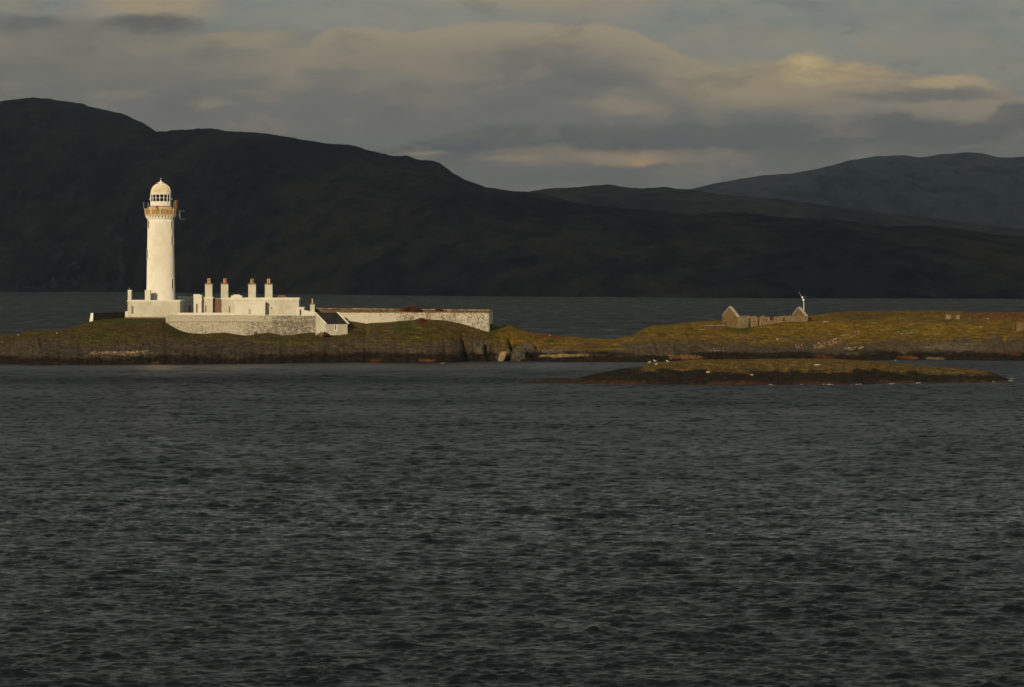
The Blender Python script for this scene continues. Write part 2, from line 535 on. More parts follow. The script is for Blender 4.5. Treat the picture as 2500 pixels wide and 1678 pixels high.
M_GARDEN = rubble('garden_rubble', rgb(.80, .75, .63), rgb(.28, .23, .17), rgb(.13, .11, .09), 0.51, wx(880, 716), wx(1020, 716), 0.61, 4.6)
M_BROWNSTONE = rubble('bare_rubble', rgb(.34, .26, .16), rgb(.17, .10, .05), rgb(.09, .055, .03), 0.68)
M_SHADEDSTONE = rubble('shaded_rubble', rgb(.09, .075, .065), rgb(.06, .05, .045), rgb(.03, .026, .024), 0.66)  # near-black stone puts the lawn wall's shade into its colour
M_RUIN = rubble('ruin_stone', rgb(.27, .18, .085), rgb(.17, .11, .05), rgb(.11, .08, .05), 0.60)
M_RUIN_L = rubble('ruin_dressing', rgb(.36, .27, .16), rgb(.23, .165, .095), rgb(.12, .085, .05), 0.60)
M_RUIN_SHADE = rubble('ruin_inside_shade', rgb(.13, .085, .05), rgb(.085, .05, .03), rgb(.045, .03, .02), 0.60)  # darker copy of the ruin stone, painting shade behind the openings
M_CONC = paint('pillar_concrete', rgb(.27, .22, .16), rgb(.17, .14, .10), 0.6, 1.5)
M_STONE_P = plain('pale_stone', rgb(.34, .25, .15), 0.9, 0, rgb(.18, .11, .06), 1.6)
M_STONE_O = plain('orange_stone', rgb(.26, .13, .06), 0.9, 0, rgb(.11, .05, .025), 1.6)
M_STONE_W = plain('white_stone', rgb(.46, .40, .31), 0.9, 0, rgb(.34, .26, .18), 1.6)
M_ROCK = plain('outcrop_rock', rgb(.085, .068, .046), 0.9, 0, rgb(.030, .025, .019), 0.9, 0.5)
M_BUSH = plain('bracken', rgb(.12, .035, .012), 0.9, 0, rgb(.06, .022, .01), 2.0)
M_GULL = plain('white_plumage', rgb(.75, .75, .72), 0.8)
M_GULLG = plain('grey_wing', rgb(.35, .36, .38), 0.8)
M_CORM = plain('black_plumage', rgb(.015, .015, .016), 0.5)
M_FOAM = plain('foam', rgb(.22, .22, .22), 0.7)
M_GLASSY, _t, _b = new_mat('lantern_glass')
_tr = _t.node('ShaderNodeBsdfTransparent'); _tr.inputs[0].default_value = rgb(.55, .6, .62)
_gl = _t.node('ShaderNodeBsdfGlossy'); _gl.inputs['Roughness'].default_value = 0.05
_fr = _t.node('ShaderNodeFresnel'); _fr.inputs[0].default_value = 1.5
_mx = _t.node('ShaderNodeMixShader')
_t.l.new(_fr.outputs[0], _mx.inputs[0]); _t.l.new(_tr.outputs[0], _mx.inputs[1]); _t.l.new(_gl.outputs[0], _mx.inputs[2])
_t.l.new(_mx.outputs[0], _t.n['Material Output'].inputs['Surface'])
M_PANE = plain('window_glass', rgb(.05, .055, .06), 0.15)
M_LENS = plain('brass_lens', rgb(.75, .55, .22), 0.2, 0.7)

def mat_terrain(name):
    """colours of rock, turf and weed come with the mesh; the nodes add grain"""
    m, t, b = new_mat(name)
    P = pos(t)
    at = t.node('ShaderNodeVertexColor'); at.layer_name = 'tone'
    a = t.noise(P, 1.3, 6.0, 0.65)
    c = t.mix(t.maprange(a, 0.36, 0.68), t.vmath('MULTIPLY', at.outputs[0], (0.56, 0.54, 0.53)), t.vmath('MULTIPLY', at.outputs[0], (1.28, 1.26, 1.22)))
    a2 = t.noise(t.vmath('MULTIPLY', P, (0.5, 0.5, 1.6)), 0.9, 5.0, 0.6)
    c = t.mix(t.maprange(a2, 0.56, 0.7, 0.0, 0.45), c, t.vmath('MULTIPLY', c, (0.4, 0.42, 0.45)))
    t.put(b.inputs['Base Color'], c)
    b.inputs['Roughness'].default_value = 0.9
    b.inputs['Specular IOR Level'].default_value = 0.12
    h = t.math('ADD', t.noise(P, 1.8, 6.0, 0.65), t.math('MULTIPLY', t.noise(t.vmath('MULTIPLY', P, (0.4, 0.4, 2.0)), 1.1, 4.0, 0.6), 1.0))
    bump(t, b, h, 0.55, 1.0)
    return m
M_LAND = mat_terrain('island_ground')

# ------------------------------------------------------------------ far hills across the sound
def hill_material(name, a, b_, rock, rock_amt, sc):
    m, t, b = new_mat(name)
    P = t.vmath('MULTIPLY', pos(t), (1.0, 0.22, 1.1))
    n = t.noise(P, 0.004 * sc, 6.0, 0.6)
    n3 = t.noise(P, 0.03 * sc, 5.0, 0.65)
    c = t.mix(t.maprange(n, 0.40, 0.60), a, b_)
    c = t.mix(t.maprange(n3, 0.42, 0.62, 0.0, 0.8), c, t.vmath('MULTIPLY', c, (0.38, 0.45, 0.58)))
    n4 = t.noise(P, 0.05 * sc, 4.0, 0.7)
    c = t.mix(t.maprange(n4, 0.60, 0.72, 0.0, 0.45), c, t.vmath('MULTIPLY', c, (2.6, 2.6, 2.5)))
    if rock_amt:
        s = t.node('ShaderNodeSeparateXYZ'); t.l.new(P, s.inputs[0])
        zone = t.math('MULTIPLY', t.maprange(s.outputs[0], -350.0, -750.0), t.maprange(s.outputs[2], 190.0, 90.0))
        Pr = t.vmath('MULTIPLY', P, (1.0, 1.0, 0.6))
        r1 = t.noise(Pr, 0.055, 4.0, 0.6, 0.6)
        r2 = t.noise(P, 0.008, 3.0, 0.5)
        r = t.math('MULTIPLY', t.maprange(r1, 0.54, 0.64), t.maprange(r2, 0.40, 0.55))
        r = t.math('MULTIPLY', r, t.math('MULTIPLY_ADD', zone, 0.85, 0.15))
        c = t.mix(t.math('MULTIPLY', r, rock_amt), c, rock)
    t.put(b.inputs['Base Color'], c)
    b.inputs['Roughness'].default_value = 1.0
    b.inputs['Specular IOR Level'].default_value = 0.0
    bump(t, b, t.math('ADD', t.math('MULTIPLY', n3, 1.0), t.noise(P, 0.01 * sc, 5.0, 0.6)), 14.0, 0.7)
    return m

def hill(name, crest, shore, Yc, mat, Ys=None, seed=0, rough_px=1.4, gully=26.0):
    px = np.arange(-900, 3420, 7.0)
    yc = curve(crest, px) + fbm(px / 26.0, px * 0 + seed, 4, seed, 0.6) * rough_px * 2.4
    Yc_ = curve(Yc, px)
    if Ys is None:
        Ysh = FPX * EYE / (curve(shore, px) - HY)
        zs = np.full_like(px, -2.0)
    else:
        Ysh = curve(Ys, px); zs = np.full_like(px, -2.0)
    zc = EYE - (yc - HY) * Yc_ / FPX
    T = np.concatenate([np.linspace(0, 1, 90), np.linspace(1, 2, 14)[1:]])[:, None]
    t1 = np.clip(T, 0, 1); t2 = np.clip(T - 1, 0, 1)
    Yg = Ysh + (Yc_ - Ysh) * t1 + t2 * (Yc_ - Ysh) * 0.8 + 300 * t2
    shape = (1 - np.exp(-2.0 * t1)) / (1 - math.exp(-2.0)) * 0.55 + 0.45 * t1
    Zg = zs + (zc - zs) * shape
    Xg = (px[None, :] - HX) * Yg / FPX
    amp = np.sin(np.clip(t1, 0, 1) * PI) ** 0.8 * gully * np.clip(zc / 250.0, 0.15, 1)
    rid = fbm(Xg / 420.0, Yg / 1900.0, 5, seed + 3, 0.55, True)
    Zg = Zg + (rid - 0.25) * amp + fbm(Xg / 90.0, Yg / 380.0, 4, seed + 9, 0.55) * amp * 0.45
    Zg = Zg * (1 - t2 * 0.95)
    # ground behind the crest never pokes above it
    o = link_mesh(name, grid_mesh(name, Xg, Yg, Zg), mat)
    return tag(o, kind='structure')

q = 2500.0 / 2336.0
crest1 = [(-900, 330), (-300, 275), (0, 248.5), (40, 242), (80, 238), (130, 243), (203, 254), (222, 261), (300, 278), (342, 297), (365, 310), (383, 322), (428, 318), (503, 313.6), (530, 314.6), (556, 321), (590, 322), (642, 325), (680, 331),
          (749, 342.5), (802, 351.6), (851, 353), (899, 366.5), (958, 381), (990, 380), (1017, 389.5), (1059, 393), (1075, 398.6), (1102, 420), (1134, 438.7), (1188, 457.5), (1241, 465.5), (1284, 469),
          (1330, 474), (1410, 497), (1496, 506), (1614, 516), (1678, 526), (1758, 516), (1830, 521), (1919, 532), (2052, 538), (2160, 553), (2267, 551), (2347, 559), (2427, 572), (2500, 578), (3000, 610), (3500, 620)]
shore1 = [(-900, 712), (300, 712.5), (700, 718.5), (1200, 724), (1850, 728.5), (2500, 730), (3500, 732)]
crest2 = [(-900, 480), (1000, 480), (1250, 471), (1290, 468), (1341, 460), (1400, 458), (1450, 453), (1485, 450.5), (1500, 453), (1530, 458), (1571, 460), (1619, 456.5), (1640, 459), (1656, 461), (1700, 464), (1731, 471),
          (1822, 481), (1919, 488), (1999, 499), (2106, 514), (2267, 531), (2500, 562), (3500, 640)]
crest3 = [(-900, 520), (1400, 500), (1694, 461), (1731, 451), (1800, 438), (1865, 428), (1929, 424), (1999, 412), (2079, 391), (2133, 382.5), (2202, 379), (2222, 381), (2245, 385), (2293, 378), (2330, 375), (2363, 372),
          (2400, 374.5), (2432, 384), (2470, 385), (2500, 383), (2700, 400), (3500, 470)]
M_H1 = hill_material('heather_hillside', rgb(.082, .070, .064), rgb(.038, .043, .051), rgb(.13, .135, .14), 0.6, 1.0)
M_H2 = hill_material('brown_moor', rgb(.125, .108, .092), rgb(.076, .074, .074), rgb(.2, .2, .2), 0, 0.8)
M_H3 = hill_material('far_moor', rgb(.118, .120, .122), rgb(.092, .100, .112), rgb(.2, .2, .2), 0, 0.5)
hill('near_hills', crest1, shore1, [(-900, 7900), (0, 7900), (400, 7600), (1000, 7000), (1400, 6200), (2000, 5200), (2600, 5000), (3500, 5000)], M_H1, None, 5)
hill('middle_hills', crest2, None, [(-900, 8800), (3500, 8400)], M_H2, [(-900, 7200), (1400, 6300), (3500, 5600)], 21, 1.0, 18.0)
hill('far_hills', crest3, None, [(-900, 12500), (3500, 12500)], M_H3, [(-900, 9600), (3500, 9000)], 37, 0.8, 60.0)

# cloud deck out of view, added to shade the hills but not the island
def shade_clouds():
    xs = np.linspace(-9500, 5200, 90); ys = np.linspace(-3700, 10200, 90)
    X, Y = np.meshgrid(xs, ys)
    edge_ = np.minimum(np.minimum(X + 9500, 5200 - X), np.minimum(Y + 3700, 10200 - Y))
    Xe = X + fbm(X / 1500, Y / 1500, 3, 71) * 300; Ye = Y + fbm(X / 1500, Y / 1500, 3, 75) * 300
    Z = 1450 + fbm(X / 1600, Y / 1600, 5, 80) * 130 + 250 * np.exp(-edge_ / 500)
    m, t, b = new_mat('shade_cloud')
    d = t.node('ShaderNodeBsdfDiffuse'); d.inputs[0].default_value = rgb(.85, .87, .90)
    r = t.node('ShaderNodeBsdfTranslucent'); r.inputs[0].default_value = rgb(.41, .49, .60)  # blue-grey tint set to cool and darken the sea's reflections
    mx = t.node('ShaderNodeMixShader'); mx.inputs[0].default_value = 0.8
    t.l.new(d.outputs[0], mx.inputs[1]); t.l.new(r.outputs[0], mx.inputs[2])
    t.l.new(mx.outputs[0], t.n['Material Output'].inputs['Surface'])
    tag(link_mesh('shade_clouds', grid_mesh('shade_clouds', Xe, Ye, Z), m), kind='structure')
shade_clouds()

# ------------------------------------------------------------------ the sea
def sea():
    yi = np.concatenate([np.arange(1730, 880, -0.7), np.arange(880, 703, -0.95)])
    Yr = FPX * EYE / (yi - HY)
    Yr = Yr[Yr < 9000]
    inner = np.arange(-90, 2592, 4.0)
    outer = np.concatenate([np.linspace(-2600, -100, 36), inner, np.linspace(2600, 5100, 36)])
    Y = np.repeat(Yr[:, None], len(outer), 1)
    X = (outer[None, :] - HX) * Y / FPX
    dY = np.gradient(Yr)[:, None]
    Z = np.zeros_like(X)
    slope_lost = np.zeros((len(Yr), 1))
    DX = np.zeros_like(X); DY = np.zeros_like(X); SX = np.zeros_like(X); SY = np.zeros_like(X)
    # calm lee right under the island, wind lanes farther out
    lane = fbm(X / 90.0, Y / 45.0 + 3.0, 3, 51)
    lee = 1 - 0.55 * np.exp(-((Y - 668) / 30.0) ** 2) * sst(X, 70, -10)
    streak = fbm(X / 16.0, Y / 34.0, 4, 57, 0.6)
    far = sst(Y, 250, 900)
    paw = np.exp(-((Y - 572 - 10 * fbm(X / 40, Y / 90, 2, 58)) / 22.0) ** 2) * sst(X, 20, -12)
    wind = (1.0 + 0.40 * lane + (0.25 + 0.3 * far) * streak + 1.3 * sst(Y, 600, 1100) * fbm(X / 9.0 + Y / 300, Y / 42.0, 4, 59, 0.65) + 0.8 * paw) * lee
    wind = np.clip(wind + 0.35 * sst(Y, 750, 1300), 0.25, 2.3)
    r = np.random.default_rng(5)
    N = 150
    lam = np.exp(np.linspace(math.log(0.22), math.log(5.0), N)) * r.uniform(0.95, 1.05, N)
    th = r.normal(0, 0.36, N) + 0.08
    for i in range(N):
        kx = math.sin(th[i]) * 2 * PI / lam[i]; ky = math.cos(th[i]) * 2 * PI / lam[i]
        sl = 0.052 * (1.0 if lam[i] < 0.9 else (0.9 / lam[i]) ** 0.75) * (1.0 if lam[i] > 0.5 else 0.85)
        a = sl * lam[i] / (2 * PI)
        need = lam[i] / max(abs(math.cos(th[i])), 0.12)
        f = np.clip((need / dY - 1.4) / 1.4, 0, 1)
        fn = np.clip((need / dY - 0.02) / 0.7, 0, 1)
        slope_lost += (sl ** 2) * 0.5 * (1 - fn ** 2)
        ph = kx * X + ky * Y + r.uniform(0, 2 * PI)
        s_ = np.sin(ph)
        Z += (a * f) * s_
        co_ = np.cos(ph)
        SX += fn * sl * co_ * math.sin(th[i]); SY += fn * sl * co_ * math.cos(th[i])
        c_ = (a * f) * co_ * 0.9      # horizontal drift sharpens the crests
        DX += c_ * math.sin(th[i]); DY += c_ * math.cos(th[i])
    Z *= wind
    DX *= np.clip(wind, 0, 1.2); DY *= np.clip(wind, 0, 1.2)
    # group structure so that steep crests cluster
    grp = 0.75 + 0.55 * sst(fbm(X / 3.2, Y / 7.0, 3, 61), -0.35, 0.45)
    Z *= grp; SX *= wind * grp; SY *= wind * grp
    nrm = np.stack([-SX, -SY, np.ones_like(SX)], -1)
    nrm /= np.linalg.norm(nrm, axis=-1, keepdims=True)
    rough = np.sqrt(np.clip(slope_lost * 2.0 * wind ** 2, 0, 1)) + 0 * X
    att = {'slope': rough, 'wind': wind}
    m, t, b = new_mat('sea_water')
    P = pos(t)
    sl = t.node('ShaderNodeAttribute'); sl.attribute_name = 'slope'
    wn = t.node('ShaderNodeAttribute'); wn.attribute_name = 'wind'
    b.inputs['Base Color'].default_value = rgb(.003, .005, .006)
    b.inputs['IOR'].default_value = 1.333
    rr = t.math('SQRT', t.math('ADD', t.math('MULTIPLY', sl.outputs['Fac'], 0.48), 0.007))
    t.put(b.inputs['Roughness'], t.math('MINIMUM', rr, 0.85))
    h1 = t.noise(t.vmath('MULTIPLY', P, (0.75, 1.0, 1.0)), 2.3, 4.0, 0.6)
    h2 = t.noise(t.vmath('MULTIPLY', P, (0.45, 1.0, 1.0)), 0.33, 4.0, 0.62)
    h3 = t.noise(t.vmath('MULTIPLY', P, (0.35, 1.0, 1.0)), 0.07, 4.0, 0.65)
    hh = t.math('ADD', t.math('MULTIPLY', h1, 0.09), t.math('MULTIPLY', h2, 0.15))
    hh = t.math('MULTIPLY', hh, wn.outputs['Fac'])
    bump(t, b, hh, 1.0, 1.0)
    tag(link_mesh('sea', grid_mesh('sea', X + DX, Y + DY, Z, None, att, nrm.reshape(-1, 3).astype(np.float32)), m), kind='structure')
sea()

# ------------------------------------------------------------------ the island
shoreY = [(-400, 887), (0, 888.8), (85, 890.7), (440, 890), (700, 887), (850, 885), (1064, 886), (1120, 884.4), (1141, 882.7), (1250, 881.5), (1363, 883.6), (1567, 884.3), (1800, 882),
          (2080, 880), (2247, 878.7), (2500, 880.8), (2900, 881)]
y3 = [(-400, 838), (0, 835), (100, 830), (200, 832), (403, 836), (600, 840), (800, 838), (1000, 832), (1100, 834), (1150, 838), (1200, 852), (1250, 846), (1275, 850), (1300, 860), (1400, 854), (1500, 848),
      (1600, 842), (1700, 838), (1800, 846), (1900, 850), (1985, 852), (2100, 842), (2200, 836), (2350, 830), (2450, 832), (2500, 830), (2900, 830)]
y4 = [(-400, 820), (-100, 817), (0, 816), (43, 817), (70, 807), (88, 809), (132, 808), (164, 805), (188, 800), (217, 789), (235, 786), (403, 786.5), (408, 789), (415, 794), (430, 802), (440, 807), (460, 812.5), (500, 815.5),
      (520, 813), (550, 812), (585, 817.5), (600, 819), (615, 818), (622, 814.5), (630, 816), (645, 814), (655, 812.5), (668, 814), (689, 819), (715, 819.5), (728, 814.5), (760, 812), (785, 813.5), (798, 815.5), (825, 813),
      (848, 810.5), (858, 804.5), (880, 813), (894, 819), (905, 810), (915, 804.5), (953, 795.5), (973, 787.5), (1014, 780.5), (1025, 776.8), (1036, 779), (1052, 780.3), (1090, 783.5), (1132, 794), (1175, 807.5), (1197, 811.5),
      (1215, 806), (1228, 803), (1250, 806), (1272, 813), (1300, 822), (1350, 831), (1390, 835), (1430, 837), (1500, 837), (1530, 832), (1560, 823), (1600, 814), (1700, 808), (1766, 803), (1800, 800.5),
      (1826, 799), (1856, 794), (1886, 790), (1917, 785.5), (1973, 785), (2020, 784), (2100, 786), (2200, 787), (2340, 786), (2420, 795), (2500, 806), (2900, 812)]
Y4t = [(-400, 714), (395, 714), (404, 716), (1197, 716), (1250, 722), (1400, 725), (1560, 730), (1766, 744), (1973, 753), (2150, 752), (2500, 748), (2900, 748)]
y5 = [(-400, 816), (-60, 813), (0, 814), (43, 815), (56, 809), (70, 804), (88, 806), (132, 805), (164, 801), (188, 796), (217, 784), (235, 780), (301, 777), (403, 777), (408, 781), (1196, 781),
      (1204, 792), (1215, 797), (1228, 796), (1237, 793), (1250, 797.4), (1272, 806.5), (1295, 812), (1341, 818), (1390, 822.4), (1431, 824.6), (1500, 827), (1522, 822), (1554, 814.4), (1572, 802), (1595, 794),
      (1635, 791.8), (1692, 785), (1760, 781), (1800, 781), (1930, 781), (1960, 776), (1974, 772), (2003, 767), (2023, 763), (2085, 758.5), (2157, 756.7), (2234, 757), (2285, 758), (2324, 760.5), (2375, 762),
      (2413, 760.5), (2500, 760), (2900, 765)]
Y5t = [(-400, 727), (403, 727), (406, 722), (1195, 722), (1204, 737), (1250, 739), (1500, 745), (1600, 755), (1766, 765), (2000, 785), (2500, 790), (2900, 790)]

def spot(px, py, x0, x1, y0, y1, soft=6.0, nz=None):
    """soft-edged patch mask in view degrees of the ground, its border broken by noise"""
    cx, cy = (x0 + x1) / 2, (y0 + y1) / 2
    r = np.sqrt(((px - cx) / ((x1 - x0) * 0.58)) ** 2 + ((py - cy) / ((y1 - y0) * 0.62)) ** 2)
    m = 1 - r
    if nz is not None: m = m + nz * 0.75
    return sst(m, -0.05, 0.45)

GRASS = np.array([.215, .135, .018]); GREEN = np.array([.070, .078, .012]); BRACK = np.array([.155, .066, .022]); ROCK = np.array([.094, .074, .052])
WET = np.array([.022, .017, .012]); RUSTW = np.array([.20, .075, .022]); SAND = np.array([.36, .26, .11]); PALE = np.array([.34, .26, .17]); DULL = np.array([.062, .050, .018])
LICHEN = np.array([.17, .12, .045])

def lay(c, m, col):
    return c * (1 - m[..., None]) + col * m[..., None]

def island():
    px = np.arange(-330, 2830, 1.7)
    n = len(px)
    Ys = FPX * EYE / (curve(shoreY, px) - HY) + fbm(px / 40, px * 0, 4, 3) * 2.2
    Y4 = curve(Y4t, px); Y5 = curve(Y5t, px)
    z3Y = Ys + (Y4 - Ys) * 0.45
    zz = lambda c, Y: EYE - (curve(c, px) - HY) * Y / FPX
    wall = ((px > 404) & (px < 1196))
    lawn = px < 404
    nodes = [(Ys - 8, np.full(n, -1.6)), (Ys, np.full(n, 0.0)), (Ys + 3.0, 1.3 + 0.5 * fbm(px / 30, px * 0 + 5, 3, 8)),
             (z3Y, zz(y3, z3Y)), (Y4, zz(y4, Y4)), (Y5, zz(y5, Y5))]
    z5 = nodes[-1][1]
    low = px < 1197
    Y6 = np.where(low, 748, Y5 + 28)
    z6 = np.where(low, np.where(px < 230, z5 - 1.0, z5 - 0.2), z5 - 1.8)
    nodes += [(Y6, z6), (Y6 + 42, np.full(n, -1.6))]
    seg = [4, 12, 26, 34, 26, 8, 6]
    Yl, Zl, Tl = [], [], []
    for i, s in enumerate(seg):
        for j in range(s + (1 if i == len(seg) - 1 else 0)):
            f = j / s
            Yl.append(nodes[i][0] * (1 - f) + nodes[i + 1][0] * f); Zl.append(nodes[i][1] * (1 - f) + nodes[i + 1][1] * f); Tl.append(i + f)
    Y = np.array(Yl); Z = np.array(Zl); T = np.array(Tl)[:, None]
    for _ in range(3):      # round the creases, except along the walls
        Zs = Z.copy(); Zs[1:-1] = (Z[:-2] + 2 * Z[1:-1] + Z[2:]) / 4
        w = np.where(wall[None, :] & (T > 3.8) & (T < 5.2), 0.0, 1.0)
        Z = Z * (1 - w) + Zs * w
    X = (px[None, :] - HX) * Y / FPX
    rockw = sst(T, 0.6, 1.6) * (1 - sst(T, 3.1, 3.75))
    Q = Y * 0.7 + Z * 2.6
    strata = fbm(X / 9.0 + Z / 3.0, Q / 3.5 + X / 14.0, 5, 31, 0.55, True)
    lump = fbm(X / 3.2, Q / 2.4, 5, 41, 0.55)
    lf = np.where(px < 1215, 1.0, 0.62)[None, :]
    ledge = fbm(X / 15.0 + 3.0, Z * 1.35 + X / 26.0 + 0.7 * gnoise(X / 12.0, Y / 9.0, 5), 5, 35, 0.58, True)
    Z = Z + rockw * lf * ((strata - 0.25) * 0.22 + (ledge - 0.2) * 0.70 + lump * 0.20 + fbm(X / 1.3, Q / 0.9, 4, 36, 0.6) * 0.22)
    gw = sst(T, 2.9, 3.5) * (1 - sst(T, 3.86, 4.0)) + sst(T, 4.04, 4.3) * (1 - sst(T, 4.8, 5.0)) * np.where(px > 1230, 1.0, 0.1)[None, :]
    Z = Z + gw * (fbm(X / 13.0, Y / 11.0, 3, 44) * np.where(px > 1230, 1.1, .5)[None, :] + fbm(X / 4.5, Y / 4.5, 5, 46) * 0.6 + fbm(X / 1.1, Y / 1.1, 3, 47) * 0.10)
    cw = np.where((px < 230) | (px > 1215), 1.0, 0.15)[None, :] * np.exp(-((T - 5.0) / 0.18) ** 2)
    Z = Z + cw * fbm(X / 1.6, X * 0 + 2, 4, 49) * 0.16
    # gullies that cut the cliff by the garden wall
    for (c, w_, d_, t0, t1) in ((1139, 5, 1.0, 1.2, 3.2), (1190, 5, 1.1, 1.2, 2.9), (1258, 6, 2.3, 1.7, 3.3), (1238, 4, .6, 1.0, 2.4), (1300, 5, 1.0, 1.0, 2.6), (2462, 10, .8, 1.3, 3.0), (2210, 10, 1.0, 1.0, 2.0), (830, 12, .5, 1.0, 2.4), (106, 5, .4, 2.6, 3.2), (1610, 5, .5, 1.0, 3.0)):
        Z = Z - d_ * np.exp(-((px[None, :] - c + (T - 2) * 7) / w_) ** 2) * sst(T, t0 - .3, t0) * (1 - sst(T, t1, t1 + .4))
    # a cleft running down from the ruin
    cl = 1735 + (T - 2.2) * -42
    Z = Z - 0.7 * np.exp(-((px[None, :] - cl) / 5) ** 2) * sst(T, 2.1, 2.3) * (1 - sst(T, 3.4, 3.6))
    py = yimg(Z, Y); PXg = px[None, :] + 0 * Y
    Q2 = Y * 0.8 + Z * 2.6
    nz = fbm(X / 3.2, Q2 / 2.6, 4, 91, 0.6); nb = fbm(X / 12.0, Q2 / 9.0, 4, 95); nf = fbm(X / 1.2, Q2 / 1.0, 3, 97)
    # turf: ochre on the right, duller and greener on the left
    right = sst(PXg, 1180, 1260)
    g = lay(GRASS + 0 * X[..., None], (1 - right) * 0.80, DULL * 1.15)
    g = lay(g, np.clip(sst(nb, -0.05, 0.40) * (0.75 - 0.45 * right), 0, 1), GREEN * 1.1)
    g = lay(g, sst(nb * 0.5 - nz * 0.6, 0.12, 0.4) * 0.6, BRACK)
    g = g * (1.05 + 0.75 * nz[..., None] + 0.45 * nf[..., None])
    r = lay(lay(ROCK + 0 * X[..., None], right * 0.8, np.array([.140, .110, .074])), sst(nz, 0.0, 0.5) * 0.6, ROCK * np.array([.62, .6, .58]))
    r = lay(r, sst(nb + nf * .5, 0.1, 0.6) * 0.55 * right, LICHEN)
    r = lay(r, sst(nf + nz * .4, 0.30, 0.6) * 0.45, ROCK * 1.8)
    zb = curve([(-400, 4.2), (400, 4.4), (800, 4.2), (1100, 4.3), (1200, 3.1), (1300, 1.9), (1500, 2.5), (1560, 3.6), (1760, 3.9), (1900, 3.4), (2100, 3.5), (2350, 4.0), (2500, 4.2), (2900, 4)], px)[None, :]
    gm = sst(Z + nz * 1.7 + nb * 2.0 + nf * 1.0, zb - 0.75, zb + 0.75)
    band = np.exp(-((Z + nb * 1.2 - zb) / 1.0) ** 2)
    r = lay(r, band * 0.6, np.array([.115, .078, .034]))
    c = lay(r, gm, g)
    wm = sst(-(Z + nz * 0.9 + nb * 1.1), -2.0, -1.1)
    c = lay(c, wm, WET)
    for (x0, x1, a0, a1, col, am) in (
        (235, 360, 779, 788, GREEN * 1.1, .9), (230, 410, 775, 790, GREEN, .7), (240, 440, 790, 815, np.array([.085, .06, .012]), .5), (410, 470, 795, 825, GREEN * .6, .6),
        (960, 1010, 790, 812, np.array([.05, .07, .012]), .8), (1020, 1045, 776, 796, np.array([.15, .05, .018]), .8), (770, 800, 811, 822, np.array([.12, .035, .012]), .9),
        (1040, 1190, 783, 830, np.array([.12, .075, .02]), .6),
        (1228, 1285, 797, 835, GRASS * .95, .7), (1290, 1400, 812, 826, np.array([.20, .07, .025]), .8), (1335, 1355, 829, 838, np.array([.04, .085, .015]), .9), (1310, 1335, 832, 838, np.array([.3, .15, .06]), .7),
        (1306, 1425, 864, 872, SAND, .95), (1308, 1385, 852, 862, PALE * .75, .6), (1400, 1470, 838, 852, np.array([.15, .07, .03]), .7),
        (1770, 1850, 798, 812, np.array([.085, .10, .015]), .9), (2060, 2130, 770, 782, GREEN * 1.3, .6), (2180, 2240, 800, 812, GREEN * 1.3, .7),
        (2020, 2310, 757, 772, np.array([.13, .08, .03]), .7), (2350, 2520, 761, 778, np.array([.19, .075, .03]), .8), (2030, 2180, 768, 780, np.array([.09, .055, .03]), .5),
        (1990, 2060, 826, 852, np.array([.22, .11, .06]), .7), (2190, 2245, 869, 876, RUSTW * 1.1, .9), (2265, 2310, 872, 878, SAND * .8, .6), (1990, 2040, 866, 874, np.array([.16, .05, .02]), .7),
        (1020, 1060, 877, 884, RUSTW, .9), (900, 940, 875, 884, RUSTW * .7, .6), (1630, 1715, 868, 878, np.array([.25, .10, .04]), .8), (2240, 2400, 838, 856, PALE * .8, .45),
        (2435, 2500, 855, 866, RUSTW, .4), (220, 365, 858, 868, PALE * .75, .6), (1210, 1235, 860, 878, PALE * .55, .6), (365, 390, 883, 888, RUSTW * .8, .8)):
        c = lay(c, am * spot(PXg, py, x0, x1, a0, a1, 5.0, nz), col)
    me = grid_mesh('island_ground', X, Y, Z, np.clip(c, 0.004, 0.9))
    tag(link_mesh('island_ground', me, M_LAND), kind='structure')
    return px, Y, Z
ISL = island()

def ground(px, Y):
    """height of the island where a plumb line at (px, Y) lands"""
    i = int(np.argmin(abs(ISL[0] - px)))
    return float(np.interp(Y, ISL[1][:, i], ISL[2][:, i]))

